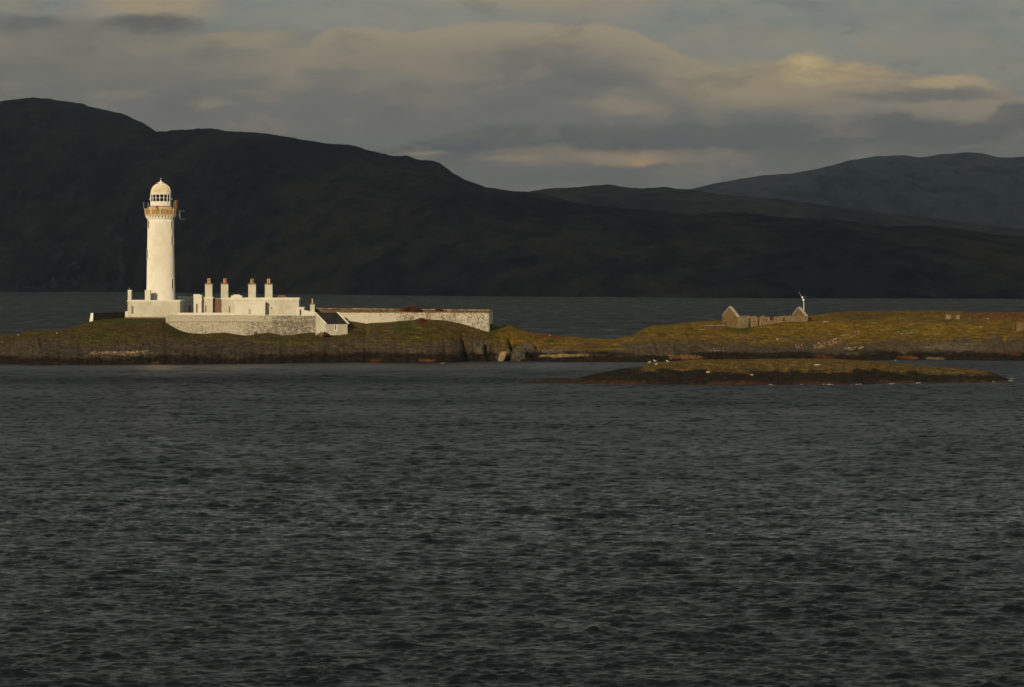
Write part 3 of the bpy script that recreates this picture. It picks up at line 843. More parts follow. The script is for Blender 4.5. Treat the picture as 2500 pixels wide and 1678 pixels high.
def skerry():
    px = np.arange(1272, 2500, 1.5)
    n = len(px)
    fr = [(1272, 933.6), (1295, 934.7), (1409, 937), (1567, 939), (1780, 940), (1900, 939), (2080, 939), (2247, 934.5), (2413, 934), (2470, 930), (2500, 928)]
    ymid = [(1272, 934), (1300, 932.5), (1330, 930), (1409, 930), (1440, 922), (1465, 918), (1511, 911), (1550, 906), (1600, 905), (1680, 905), (1780, 906), (1900, 907), (2028, 905), (2118, 903), (2234, 909), (2336, 911), (2388, 914), (2440, 923), (2470, 930), (2500, 929)]
    ytop = [(1272, 933.5), (1300, 929), (1325, 925.6), (1379, 922), (1400, 925), (1409, 925), (1427, 918.8), (1465, 912), (1511, 903), (1545, 900), (1567, 893.8), (1590, 885.5), (1613, 883.6), (1660, 881), (1704, 879), (1780, 877.5), (1900, 876), (2028, 876),
            (2118, 880.8), (2234, 891.5), (2336, 899), (2388, 903), (2413, 906), (2439, 916), (2462, 926), (2480, 929), (2500, 930)]
    Ys = FPX * EYE / (curve(fr, px) - HY) + fbm(px / 30, px * 0, 4, 13) * 1.2
    taper = np.clip(np.minimum((px - 1272) / 260, (2500 - px) / 180), 0.05, 1)
    Ym = Ys + 12 * taper; Yt = Ys + 32 * taper; Yb = Ys + 52 * taper
    z = lambda c, Y: EYE - (curve(c, px) - HY) * Y / FPX
    nodes = [(Ys - 4, np.full(n, -1.2)), (Ys, np.full(n, 0.0)), (Ym, np.maximum(z(ymid, Ym), .05)), (Yt, z(ytop, Yt)), (Yb, z(ytop, Yt) * 0.35), (Yb + 10, np.full(n, -1.2))]
    seg = [4, 30, 34, 8, 6]
    Yl, Zl, Tl = [], [], []
    for i, s in enumerate(seg):
        for j in range(s + (1 if i == len(seg) - 1 else 0)):
            f = j / s
            Yl.append(nodes[i][0] * (1 - f) + nodes[i + 1][0] * f); Zl.append(nodes[i][1] * (1 - f) + nodes[i + 1][1] * f); Tl.append(i + f)
    Y = np.array(Yl); Z = np.array(Zl); T = np.array(Tl)[:, None]
    X = (px[None, :] - HX) * Y / FPX
    tp = taper[None, :]
    Z += (sst(T, .7, 1.4) * (1 - sst(T, 2.4, 3.0)) + .12) * tp * ((fbm(X / 6 + Z / 2, Y / 3.5, 5, 33, .55, True) - .25) * .62 + fbm(X / 2.2, (Y * .7 + Z * 2.6) / 1.8, 5, 43, .6) * .34)
    Z += np.exp(-((T - 3.0) / .25) ** 2) * fbm(X / 1.2, X * 0, 4, 45) * .12
    py = yimg(Z, Y); PXg = px[None, :] + 0 * Y
    Q2 = Y * 0.7 + Z * 2.6
    nz = fbm(X / 2.8, Q2 / 2.4, 4, 191, .6); nb = fbm(X / 10.0, Q2 / 8.0, 4, 195); nf = fbm(X / 1.0, Q2 / .9, 3, 197)
    g = lay(np.array([.180, .120, .032]) + 0 * X[..., None], sst(nb, -.1, .4) * .6, np.array([.085, .058, .02]))
    g = lay(g, sst(nf + nz * .5, .2, .6) * .5, np.array([.21, .15, .08])) * (1 + .35 * nz[..., None])
    c = lay(WET * 1.2 + 0 * X[..., None], sst(nz, .1, .5) * .5, np.array([.04, .034, .028]))
    zb = EYE - (curve(ymid, px) - HY) * Ym / FPX
    gm = sst(Z + nz * .75 + nb * .45, zb[None, :] - .12, zb[None, :] + .16) * sst(PXg, 1535, 1580) * (1 - sst(PXg, 2380, 2440))
    c = lay(c, gm, g)
    weed = sst(-(Z + nz * .3), -.62, -.22) * sst(nb + nz * .5, -.35, .15)
    c = lay(c, weed * .85, np.array([.11, .05, .018]))
    c = lay(c, sst(PXg, 1430, 1400) * .8, np.array([.065, .043, .025]))
    me = grid_mesh('skerry_ground', X, Y, Z, np.clip(c, .004, .9))
    tag(link_mesh('skerry_ground', me, M_LAND), kind='structure')
    return px, Y, Z
SKE = skerry()

def on_skerry(px, Y):
    i = int(np.argmin(abs(SKE[0] - px)))
    return float(np.interp(Y, SKE[1][:, i], SKE[2][:, i]))

def hit(land, px, py):
    """first point of the ground seen in this direction"""
    i = int(np.argmin(abs(land[0] - px)))
    yy = yimg(land[2][:, i], land[1][:, i])
    k_ = np.nonzero(yy <= py)[0]
    k_ = k_[0] if len(k_) else int(np.argmin(yy))
    return Vector((wx(px, land[1][k_, i]), land[1][k_, i], land[2][k_, i]))

# ------------------------------------------------------------------ the lighthouse
TY = 734.0
SC = TY / FPX
TCX = wx(392.6, TY)
def tz(py): return wz(py, TY)
def ring(bm, r, z, rad, seg=48):
    pts = [Vector((TCX + r * math.sin(2 * PI * i / seg), TY - r * math.cos(2 * PI * i / seg), z)) for i in range(seg)]
    for i in range(seg): tube(bm, pts[i], pts[(i + 1) % seg], rad, 4)

def polar(r, a, z): return Vector((TCX + r * math.sin(a), TY - r * math.cos(a), z))

LH = empty('lighthouse', (TCX, TY, tz(776)), 'tall white round lighthouse tower with a domed lantern and rusty gallery', 'lighthouse')
bm = bmesh.new()
prof = []
for i in range(25):
    t_ = i / 24
    prof.append(((36.4 - 4.6 * t_ ** 0.85) * SC, tz(776) + (tz(536.5) - tz(776)) * t_))
lathe(bm, TCX, TY, prof, 72)
link('tower_shaft', bm, M_TOWER, LH, True).data.polygons[-1].use_smooth = False
bm = bmesh.new()
lathe(bm, TCX, TY, [(31.8 * SC, tz(536.6)), (33.2 * SC, tz(535.6)), (33.2 * SC, tz(534.5)), (32.4 * SC, tz(534.2)), (32.6 * SC, tz(528.4))], 64)
link('cornice', bm, M_LIME_B, LH)
for i in range(28):                                      # corbels under the gallery
    a = 2 * PI * (i + 0.5) / 28
    bm = bmesh.new()
    e = Vector((math.cos(a), math.sin(a), 0)) * 0.17
    pts = [(32.7, 528.2), (32.7, 535.2), (33.6, 535.2), (35.2, 532.6), (37.2, 529.6), (37.2, 528.2)]
    A = [bm.verts.new(polar(r_ * SC, a, tz(y_)) + e) for r_, y_ in pts]
    B = [bm.verts.new(polar(r_ * SC, a, tz(y_)) - e) for r_, y_ in pts]
    bm.faces.new(A); bm.faces.new(B[::-1])
    for j in range(6):
        bm.faces.new((A[j], B[j], B[(j + 1) % 6], A[(j + 1) % 6]))
    bmesh.ops.recalc_face_normals(bm, faces=bm.faces)
    link('corbel', bm, M_LIME_B, LH)
bm = bmesh.new()
lathe(bm, TCX, TY, [(37.6 * SC, tz(528.1)), (38.0 * SC, tz(527.4)), (38.0 * SC, tz(525.2)), (37.2 * SC, tz(524.6))], 64)
link('gallery_deck', bm, M_OCHRE, LH)
bm = bmesh.new()
for r_, y_ in ((37.4, 523.8), (38.6, 510.8), (38.2, 512.6)): ring(bm, r_ * SC, tz(y_), 0.045)
NP = 20
for i in range(80):
    a = 2 * PI * i / 80
    for s in (-1, 1):
        tube(bm, polar(37.4 * SC, a, tz(523.8)), polar(38.6 * SC, a + s * 2 * PI / 80 * 2.0, tz(512.4)), 0.028, 4)
link('lattice', bm, M_RUST, LH)
for i in range(NP):
    a = 2 * PI * i / NP + .06
    bm = bmesh.new(); tube(bm, polar(37.5 * SC, a, tz(524.6)), polar(38.8 * SC, a, tz(510)), 0.06, 5)
    link('railing_post', bm, M_WHITE if i % 3 == 0 else M_RUST, LH)
bm = bmesh.new()
lathe(bm, TCX, TY, [(29.6 * SC, tz(524.7)), (29.6 * SC, tz(507)), (28.6 * SC, tz(505.6))], 48)
link('lantern_base', bm, M_OCHRE, LH)
bm = bmesh.new()
lathe(bm, TCX, TY, [(28.4 * SC, tz(505.6)), (28.4 * SC, tz(503.8)), (26.0 * SC, tz(503.4))], 48)
link('base_band', bm, M_RUSTD, LH)
NL = 16
bm = bmesh.new()
lathe(bm, TCX, TY, [(25.2 * SC, tz(503.3)), (25.2 * SC, tz(493.2))], NL)
link('lantern_wall', bm, M_WHITE, LH)
for i in range(NL):
    a = 2 * PI * i / NL
    bm = bmesh.new(); tube(bm, polar(25.4 * SC, a, tz(503.2)), polar(25.4 * SC, a, tz(493.4)), 0.035, 4)
    link('panel_rib', bm, M_LIME_B, LH)
for r0, y0, y1, th_ in ((25.4, 475.6, 472.2, 0.10), (25.4, 493.2, 492.2, .10)):
    bm = bmesh.new()
    for i in range(NL):
        a0 = 2 * PI * i / NL; a1 = 2 * PI * (i + 1) / NL
        A0, A1 = polar(r0 * SC, a0, 0), polar(r0 * SC, a1, 0); B0, B1 = polar((r0 - 1.6) * SC, a0, 0), polar((r0 - 1.6) * SC, a1, 0)
        z0, z1 = tz(max(y0, y1)), tz(min(y0, y1))
        hexa(bm, [(p.x, p.y, z0) for p in (A0, A1, B1, B0)] + [(p.x, p.y, z1) for p in (A0, A1, B1, B0)])
    bmesh.ops.remove_doubles(bm, verts=bm.verts, dist=1e-5)
    link('lantern_ring', bm, M_WHITE, LH)
for i in range(NL):
    a = 2 * PI * i / NL
    bm = bmesh.new(); tube(bm, polar(25.0 * SC, a, tz(492.2)), polar(25.0 * SC, a, tz(475.6)), 0.085, 4)
    link('mullion', bm, M_WHITE, LH)
bm = bmesh.new()
ring(bm, 24.8 * SC, tz(484), 0.04, NL)
link('transom', bm, M_WHITE, LH)
for i in range(NL):
    a0 = 2 * PI * i / NL; a1 = 2 * PI * (i + 1) / NL
    for (ya, yb) in ((492.1, 484.5), (483.5, 475.7)):
        bm = bmesh.new()
        r_ = 24.5 * SC
        v4 = [polar(r_, a0, tz(ya)), polar(r_, a1, tz(ya)), polar(r_ - .03, a1, tz(ya)), polar(r_ - .03, a0, tz(ya))]
        hexa(bm, [tuple(p) for p in v4] + [(p.x, p.y, tz(yb)) for p in v4])
        link('pane', bm, M_GLASSY, LH)
bm = bmesh.new()                                         # floor, optic and pedestal inside
lathe(bm, TCX, TY, [(23.5 * SC, tz(493.1)), (23.5 * SC, tz(492.6))], 32)
link('lantern_floor', bm, M_BLACK, LH)
bm = bmesh.new()
lathe(bm, TCX, TY, [(4 * SC, tz(492.5)), (4 * SC, tz(488)), (8 * SC, tz(487.5)), (8 * SC, tz(486.5))], 20)
link('lamp_pedestal', bm, M_BLACK, LH)
bm = bmesh.new()
lathe(bm, TCX, TY, [(3 * SC, tz(486.4)), (6 * SC, tz(485)), (7 * SC, tz(482)), (6 * SC, tz(479)), (3 * SC, tz(477.5))], 20)
link('lens', bm, M_LENS, LH, True)
bm = bmesh.new()
pr = [(25.8 * SC, tz(472.1)), (25.8 * SC, tz(471.3)), (24.6 * SC, tz(471.0))]
for i in range(1, 15):
    a = PI / 2 * i / 15
    pr.append((24.6 * SC * math.cos(a) ** 0.92, tz(471.0) + 23.6 * SC * math.sin(a)))
lathe(bm, TCX, TY, pr, 48)
link('dome', bm, M_DOME, LH, True)
bm = bmesh.new()
lathe(bm, TCX, TY, [(4.8 * SC, tz(450.2)), (5.0 * SC, tz(447.6)), (8.4 * SC, tz(446.6)), (8.2 * SC, tz(445.6)), (3.4 * SC, tz(444.9)), (1.9 * SC, tz(443.6)), (1.9 * SC, tz(441.6)), (0.6 * SC, tz(440.6))], 24)
link('ventilator', bm, M_WHITE, LH, True)
bm = bmesh.new()
c0 = polar(0, 0, 0)
tube(bm, (TCX, TY, tz(440.8)), (TCX, TY, tz(436.4)), 0.05, 6)
tube(bm, (TCX - .2, TY, tz(437.2)), (TCX + .25, TY, tz(435.4)), 0.05, 5)
tube(bm, (TCX, TY, tz(437)), (TCX - .22, TY, tz(435.6)), 0.05, 5)
link('weather_vane', bm, M_METAL, LH)
for s in (-1, 1):
    bm = bmesh.new()
    bmesh.ops.create_icosphere(bm, subdivisions=2, radius=0.13, matrix=Matrix.Translation(polar(26.4 * SC, s * PI / 2, tz(486.5))))
    link('side_knob', bm, M_WHITE, LH, True)
bm = bmesh.new()
for i in range(14):                                      # ladder rails up the dome's right flank
    a0 = PI / 2 * i / 15; a1 = PI / 2 * (i + 1) / 15
    for da in (-.06, .06):
        tube(bm, polar((25.6 * math.cos(a0) ** .92) * SC, 1.25 + da, tz(471) + 24.3 * SC * math.sin(a0)), polar((25.6 * math.cos(a1) ** .92) * SC, 1.25 + da, tz(471) + 24.3 * SC * math.sin(a1)), .03, 4)
    tube(bm, polar((25.6 * math.cos(a0) ** .92) * SC, 1.19, tz(471) + 24.3 * SC * math.sin(a0)), polar((25.6 * math.cos(a0) ** .92) * SC, 1.31, tz(471) + 24.3 * SC * math.sin(a0)), .025, 4)
link('dome_ladder', bm, M_METAL, LH)
def slit(pxc, yt, yb, w=2.4):
    t_ = (776 - (yt + yb) / 2) / (776 - 536.5)
    R_ = (36.4 - 4.6 * t_ ** 0.85) * SC
    a = math.asin(max(-1, min(1, (pxc - 392.6) * SC / R_)))
    wd = 0.30
    o_ = Vector((math.sin(a), -math.cos(a), 0)); s_ = Vector((math.cos(a), math.sin(a), 0))
    c_ = Vector((TCX, TY, 0)) + o_ * R_
    z0, z1 = tz(yb), tz(yt)
    def bx_(bm, s0, s1, o0, o1, za, zb):
        cs = [c_ + s_ * s0 + o_ * o1, c_ + s_ * s1 + o_ * o1, c_ + s_ * s1 + o_ * o0, c_ + s_ * s0 + o_ * o0]
        hexa(bm, [(p.x, p.y, za) for p in cs] + [(p.x, p.y, zb) for p in cs])
    bm = bmesh.new()
    bx_(bm, -wd - .09, -wd, -.35, .10, z0 - .05, z1 + .1); bx_(bm, wd, wd + .09, -.35, .10, z0 - .05, z1 + .1)
    bx_(bm, -wd, wd, -.35, .10, z1, z1 + .1); bx_(bm, -wd - .16, wd + .16, -.35, .16, z0 - .17, z0 - .053)
    f = link('window', bm, M_LIME_B, LH)
    bm = bmesh.new(); bx_(bm, -wd + .002, wd - .002, -.30, .03, z0 - .04, z1 - .002)
    link('shutter', bm, M_BUFF, f)
for a_ in ((364.6, 539.5, 556), (420.6, 539.5, 556.5), (421.2, 575, 596), (362.4, 610.5, 631), (422.4, 682, 704)):
    slit(*a_)
bm = bmesh.new()                                         # stanchions at the left of the gallery
tube(bm, wp(351, 494, TY), wp(351.4, 510.2, TY), .04); tube(bm, wp(351.2, 510, TY), wp(356, 511, TY), .04); tube(bm, wp(362, 495, TY), wp(361, 508.5, TY), .05)
tube(bm, wp(351.2, 510, TY), wp(361, 508.6, TY), .035)
link('antenna', bm, M_METAL, LH)
bm = bmesh.new()
tube(bm, wp(424.8, 493, TY - .6), wp(424.4, 511, TY - .6), .05)
link('antenna', bm, M_METAL, LH)
bm = bmesh.new()                                         # rusty mast
tube(bm, wp(428.6, 525, TY), wp(428.6, 493, TY), .22, 8, .17); tube(bm, wp(428.8, 493, TY), wp(428.6, 489.5, TY), .28, 8)
tube(bm, wp(431.4, 512, TY), wp(432.8, 489, TY), .05); tube(bm, wp(432.8, 489, TY), wp(434.4, 488.6, TY), .05)
tag(link('mast', bm, M_RUSTD, LH), 'rust orange mast with a horn on the gallery')
bm = bmesh.new()                                         # aerial frame held off the right side
for a_, b_, r_ in (((431, 525.2), (439, 525.2), .032), ((438.9, 515.4), (439, 530), .05), ((439.6, 530), (439.6, 535.4), .032), ((436.5, 515.6), (448.5, 514.8), .028), ((439.6, 535.4), (450.8, 535.6), .032), ((448, 513.4), (450.6, 517.8), .026)):
    tube(bm, wp(a_[0], a_[1], TY), wp(b_[0], b_[1], TY), r_)
tag(link('aerial', bm, M_METAL, LH), 'thin grey aerial frame on an arm')
bm = bmesh.new()                                         # fog signal lamp hung over the front of the gallery
yl = TY - 38.5 * SC
tube(bm, wp(381.4, 502.5, yl), wp(382, 508.5, yl), .10, 8); tube(bm, wp(379.6, 505.4, yl), wp(382.8, 507.4, yl), .10, 6)
tube(bm, wp(382, 507, yl), wp(386.5, 512.5, yl), .07, 6)
link('hand_lamp', bm, M_BROWNP, LH)
bm = bmesh.new()
bmesh.ops.create_icosphere(bm, subdivisions=2, radius=.17, matrix=Matrix.Translation(wp(381.2, 501.6, yl)))
link('beacon', bm, M_WHITE, LH, True)

# ------------------------------------------------------------------ keepers' buildings
def window_set(parent, px0, px1, yt, yb, Y, recess=.14, cols=1, rows=1, bar=None, pane=None, frame=None, sill=True, bw=.04):
    x0, x1, z0, z1 = wx(px0, Y), wx(px1, Y), wz(yb, Y), wz(yt, Y)
    bm = bmesh.new(); t_ = .06
    box(bm, x0 + .003, x0 + t_, Y + recess - .06, Y + recess, z0 + .003, z1 - .003); box(bm, x1 - t_, x1 - .003, Y + recess - .06, Y + recess, z0 + .003, z1 - .003)
    box(bm, x0 + t_, x1 - t_, Y + recess - .06, Y + recess, z0 + .003, z0 + t_); box(bm, x0 + t_, x1 - t_, Y + recess - .06, Y + recess, z1 - t_, z1 - .003)
    for i in range(1, cols): xx = x0 + (x1 - x0) * i / cols; box(bm, xx - bw / 2, xx + bw / 2, Y + recess - .05, Y + recess - .004, z0 + t_, z1 - t_)
    xs_ = [x0 + t_] + [x0 + (x1 - x0) * i / cols for i in range(1, cols)] + [x1 - t_]
    for j in range(1, rows):
        zc = z0 + (z1 - z0) * j / rows
        for i in range(len(xs_) - 1):
            box(bm, xs_[i] + (bw / 2 + .001 if i else 0), xs_[i + 1] - (bw / 2 + .001 if i < len(xs_) - 2 else 0), Y + recess - .05, Y + recess - .004, zc - bw / 2, zc + bw / 2)
    w = link('window', bm, frame or M_WHITE, parent)
    bm = bmesh.new(); box(bm, x0 + .004, x1 - .004, Y + recess + .002, Y + recess + .03, z0 + .004, z1 - .004)
    link('pane', bm, pane or M_PANE, w)
    if sill:
        bm = bmesh.new(); box(bm, x0 - .08, x1 + .08, Y - .07, Y + .10, z0 - .10, z0 - .003)
        link('sill', bm, M_LIME_B, w)

def door_set(parent, px0, px1, yt, yb, Y, mat, recess=.16):
    bm = bmesh.new(); box(bm, wx(px0, Y) + .004, wx(px1, Y) - .004, Y + recess, Y + recess + .05, wz(yb, Y), wz(yt, Y) - .004)
    link('door', bm, mat, parent)

def block(parent, px0, px1, yt, yb, Y, depth, openings=(), mat=None, cornice=None, corn_over=.10):
    """flat-roofed block: a fronted wall pierced by openings, the body behind it, a cornice band"""
    x0, x1 = wx(px0, Y), wx(px1, Y); z0, z1 = wz(yb, Y), wz(yt, Y)
    bm = bmesh.new()
    ops_ = [(wx(a, Y) - x0, wx(b, Y) - x0, wz(d, Y), wz(c, Y)) for (a, b, c, d) in openings]
    wall_pieces(bm, (x0, Y), (x1, Y), .3, z0, z1, ops_)
    box(bm, x0, x1, Y + .3, Y + depth, z0, z1)
    w = link('wall', bm, mat or M_LIME, parent)
    if cornice:
        bm = bmesh.new()
        for (ya, yb_, ov) in cornice:
            box(bm, x0 - ov, x1 + ov, Y - ov, Y + depth + ov, wz(yb_, Y), wz(ya, Y) + (.012 if ya == yt else 0))
        link('cornice', bm, M_LIME_B, parent)
    return w

def chimney(parent, px0, px1, yt, yb, Y, depth, pots, cap=3.6, mats=None):
    x0, x1 = wx(px0, Y), wx(px1, Y)
    bm = bmesh.new(); box(bm, x0, x1, Y, Y + depth, wz(yb, Y) - .3, wz(yt + cap * .55, Y))
    st = link('chimney', bm, M_LIME, parent)
    bm = bmesh.new()
    box(bm, x0 - .10, x1 + .10, Y - .10, Y + depth + .10, wz(yt + cap * .55, Y), wz(yt, Y))
    box(bm, x0 + .06, x1 - .06, Y + .06, Y + depth - .06, wz(yt, Y), wz(yt, Y) + .09)
    link('chimney_cap', bm, M_CONC, st)
    for i, (pc, yp, r_) in enumerate(pots):
        bm = bmesh.new()
        zb_, zt_ = wz(yt, Y) + .05, wz(yp, Y)
        lathe(bm, wx(pc, Y), Y + depth / 2, [(r_ * 1.05, zb_), (r_ * .95, zb_ + .1), (r_ * .85, zt_ - .14), (r_ * 1.1, zt_ - .13), (r_ * 1.1, zt_)], 12)
        link('chimney_pot', bm, (mats or (M_POT2, M_POT1))[i % 2], st)

# service block at the tower's foot
YA = 727.0
A = empty('tower_store', (wx(375, YA), YA, wz(776, YA)), 'long low white block wrapped around the foot of the lighthouse tower', 'building')
block(A, 311.6, 439.4, 733.2, 777.5, YA, 12.5, [(320.7, 325.7, 747, 766.5)], M_LIME, [(733.2, 737.4, .09)])
window_set(A, 320.7, 325.7, 747, 766.5, YA, pane=M_BUFF, frame=M_BUFF)
bm = bmesh.new(); pbox(bm, 305.6, 311.5, 760.6, 778, YA, 4)
link('side_wall', bm, M_LIME_B, A)
bm = bmesh.new(); pbox(bm, 304.5, 440.2, 774.0, 779.5, YA - .12, .118)
link('plinth', bm, M_CONC, A)
def pier(px0, px1, yt, yb, Y, d, name='roof_pier'):
    bm = bmesh.new(); pbox(bm, px0, px1, yt + 2, yb, Y, d); pbox(bm, px0 - .8, px1 + .8, yt, yt + 2, Y - .07, d + .14)
    return link(name, bm, M_LIME_B, A)
pier(312, 320.4, 708.2, 733.4, YA + .3, 1.6)
pier(353.8, 366.8, 708.8, 733.4, YA + .3, 1.6)
bm = bmesh.new(); tube(bm, wp(315.8, 708.4, YA + .8), wp(315.8, 702, YA + .8), .04)
link('lightning_rod', bm, M_METAL, A)
bm = bmesh.new(); pbox(bm, 368, 376.4, 718.8, 733.4, YA + 2.6, 1.2)
link('tank_box', bm, M_LIME, A)

# block standing back in the tower's shadow
YB = 749.0
B = empty('rear_store', (wx(455, YB), YB, wz(770, YB)), 'set-back flat white building lying in the shadow of the tower', 'building')
block(B, 434.6, 478, 724.8, 772, YB, 6, [(461.8, 465.4, 745, 770), (444.8, 448.4, 747, 770)], M_LIME, [(724.8, 728.8, .08)])
door_set(B, 461.8, 465.4, 745, 770, YB, M_BROWNP)
window_set(B, 444.8, 448.4, 747, 770, YB, sill=False, pane=M_METAL)

# left keeper's house with its porch
YC = 733.0
Cb = empty('keepers_house', (wx(495, YC), YC, wz(770, YC)), 'small white flat-roofed house with porch and one chimney, left of the brown gap', 'house')
block(Cb, 473.4, 519.3, 725.6, 774, YC, 4.5, [(500.8, 503.9, 746, 763)], M_LIME, [(725.6, 729.8, .08)])
window_set(Cb, 500.8, 503.9, 746, 763, YC, pane=M_BUFF, frame=M_BUFF)
YP = YC - 1.2
block(Cb, 472.8, 492.6, 720.8, 774, YP, 1.19, [(478.6, 482.6, 742.3, 768)], M_LIME_B, [(720.8, 724.0, .07), (733.6, 735.4, .07)])
door_set(Cb, 478.6, 482.6, 742.3, 768, YP, M_BUFF)
bm = bmesh.new(); pbox(bm, 472.8, 488.5, 718.8, 720.7, YP + .05, 1.0)
link('parapet_step', bm, M_LIME_B, Cb)
bm = bmesh.new(); pbox(bm, 477.2, 478.5, 741.6, 768, YP - .05, .048); pbox(bm, 482.7, 483.8, 741.6, 768, YP - .05, .048); pbox(bm, 477.2, 483.8, 740.4, 741.6, YP - .07, .068)
link('door_frame', bm, M_LIME_B, Cb)
bm = bmesh.new(); pbox(bm, 489.2, 492.0, 735.8, 774, YP - .12, .118)
link('pilaster', bm, M_LIME_B, Cb)
chimney(Cb, 500.6, 518.0, 692.8, 726, YC + .4, 1.1, [(507.4, 680.2, .155), (511.6, 680.4, .155)], mats=(M_POT2, M_POT2))

# unpainted link wall between the two houses
YL = 734.2
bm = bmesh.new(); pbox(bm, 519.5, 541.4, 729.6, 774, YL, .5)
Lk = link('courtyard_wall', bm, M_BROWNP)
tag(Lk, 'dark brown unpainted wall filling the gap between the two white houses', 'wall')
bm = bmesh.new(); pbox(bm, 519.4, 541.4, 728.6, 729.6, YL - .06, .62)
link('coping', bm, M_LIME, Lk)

# long house
YE = 733.0
E = empty('long_house', (wx(635, YE), YE, wz(771, YE)), 'long white flat-roofed house with three tall chimneys and a lower front wing', 'house')
block(E, 541.0, 729.6, 727.2, 774, YE, 5.0, [(558.6, 561.6, 747, 765.5), (662.0, 664.6, 750.4, 755.0)], M_LIME, [(727.2, 732.6, .10)])
window_set(E, 558.6, 561.6, 747, 765.5, YE, pane=M_BUFF, frame=M_BUFF)
door_set(E, 662.0, 664.6, 750.4, 755.0, YE, M_DARK, .1)
bm = bmesh.new(); pbox(bm, 564, 591, 721.9, 727.1, YE + .05, 1.2); pbox(bm, 569.6, 585.2, 719.6, 721.9, YE + .1, 1.1)
link('parapet_step', bm, M_LIME_B, E)
YX = YE - 2.3
block(E, 573, 647.2, 737.0, 774, YX, 2.29, [(606.3, 613.4, 755.2, 767.4)], M_LIME_B, [(737.0, 740.4, .10), (741.2, 742.0, .05)])
window_set(E, 606.3, 613.4, 755.2, 767.4, YX, cols=3, rows=4, bw=.055)
bm = bmesh.new(); pbox(bm, 605.2, 606.2, 754.2, 768.4, YX - .04, .038)
link('window_margin', bm, M_WHITE, E)
bm = bmesh.new(); pbox(bm, 613.5, 614.5, 754.2, 768.4, YX - .04, .038)
link('window_margin', bm, M_WHITE, E)
chimney(E, 539.2, 557.0, 692.6, 727.6, YE + .4, 1.1, [(546.6, 680.4, .155), (551.0, 680.2, .155)], mats=(M_POT2, M_POT1))
chimney(E, 606.0, 624.4, 693.2, 727.6, YE + .4, 1.1, [(612.8, 681.2, .155), (617.4, 680.8, .155)], mats=(M_POT2, M_POT1))
chimney(E, 646.8, 664.8, 693.2, 727.6, YE + .4, 1.1, [(653.2, 680.8, .155), (657.4, 681.0, .155)], mats=(M_POT2, M_POT2))
bm = bmesh.new()
hexa(bm, [tuple(wp(*a_)) for a_ in ((673, 727.4, YE + 3.2), (702, 727.4, YE + 3.2), (702, 727.4, YE + 4.6), (673, 727.4, YE + 4.6), (680, 721.4, YE + 3.4), (694, 721.0, YE + 3.4), (694, 721, YE + 4.2), (680, 721.4, YE + 4.2))])
link('roof_light', bm, M_BROWNP, E)

# stepped outhouse at the right end
YF = 722.0
Fb = empty('outhouse', (wx(740, YF), YF, wz(772, YF)), 'small white outhouse with dark door and stub chimney, right end of the house row', 'outhouse')
block(Fb, 722.6, 742.0, 750.4, 776, YF, 5, [(731.2, 735.8, 756, 774)], M_LIME_B, [(750.4, 752.0, .08)])
door_set(Fb, 731.2, 735.8, 756, 774, YF, M_DARK)
bm = bmesh.new(); hexa(bm, [tuple(wp(*a_)) for a_ in ((742.1, 776, YF), (769.4, 776, YF), (769.4, 776, YF + 2.5), (742.1, 776, YF + 2.5), (742.1, 757.4, YF), (769.4, 762.8, YF), (769.4, 762.8, YF + 2.5), (742.1, 757.4, YF + 2.5))])
link('lower_wall', bm, M_LIME_B, Fb)
bm = bmesh.new(); hexa(bm, [tuple(wp(*a_)) for a_ in ((742.1, 757.3, YF - .06), (756.4, 760.2, YF - .06), (756.4, 760.2, YF + 2.6), (742.1, 757.3, YF + 2.6), (742.1, 756.2, YF - .06), (756.4, 759.1, YF - .06), (756.4, 759.1, YF + 2.6), (742.1, 756.2, YF + 2.6))])
link('coping', bm, M_CONC, Fb)
chimney(Fb, 757.0, 768.2, 742.4, 764, YF + .3, 1.0, [(762.4, 729.6, .16)], cap=2.4, mats=(M_POT2, M_POT2))

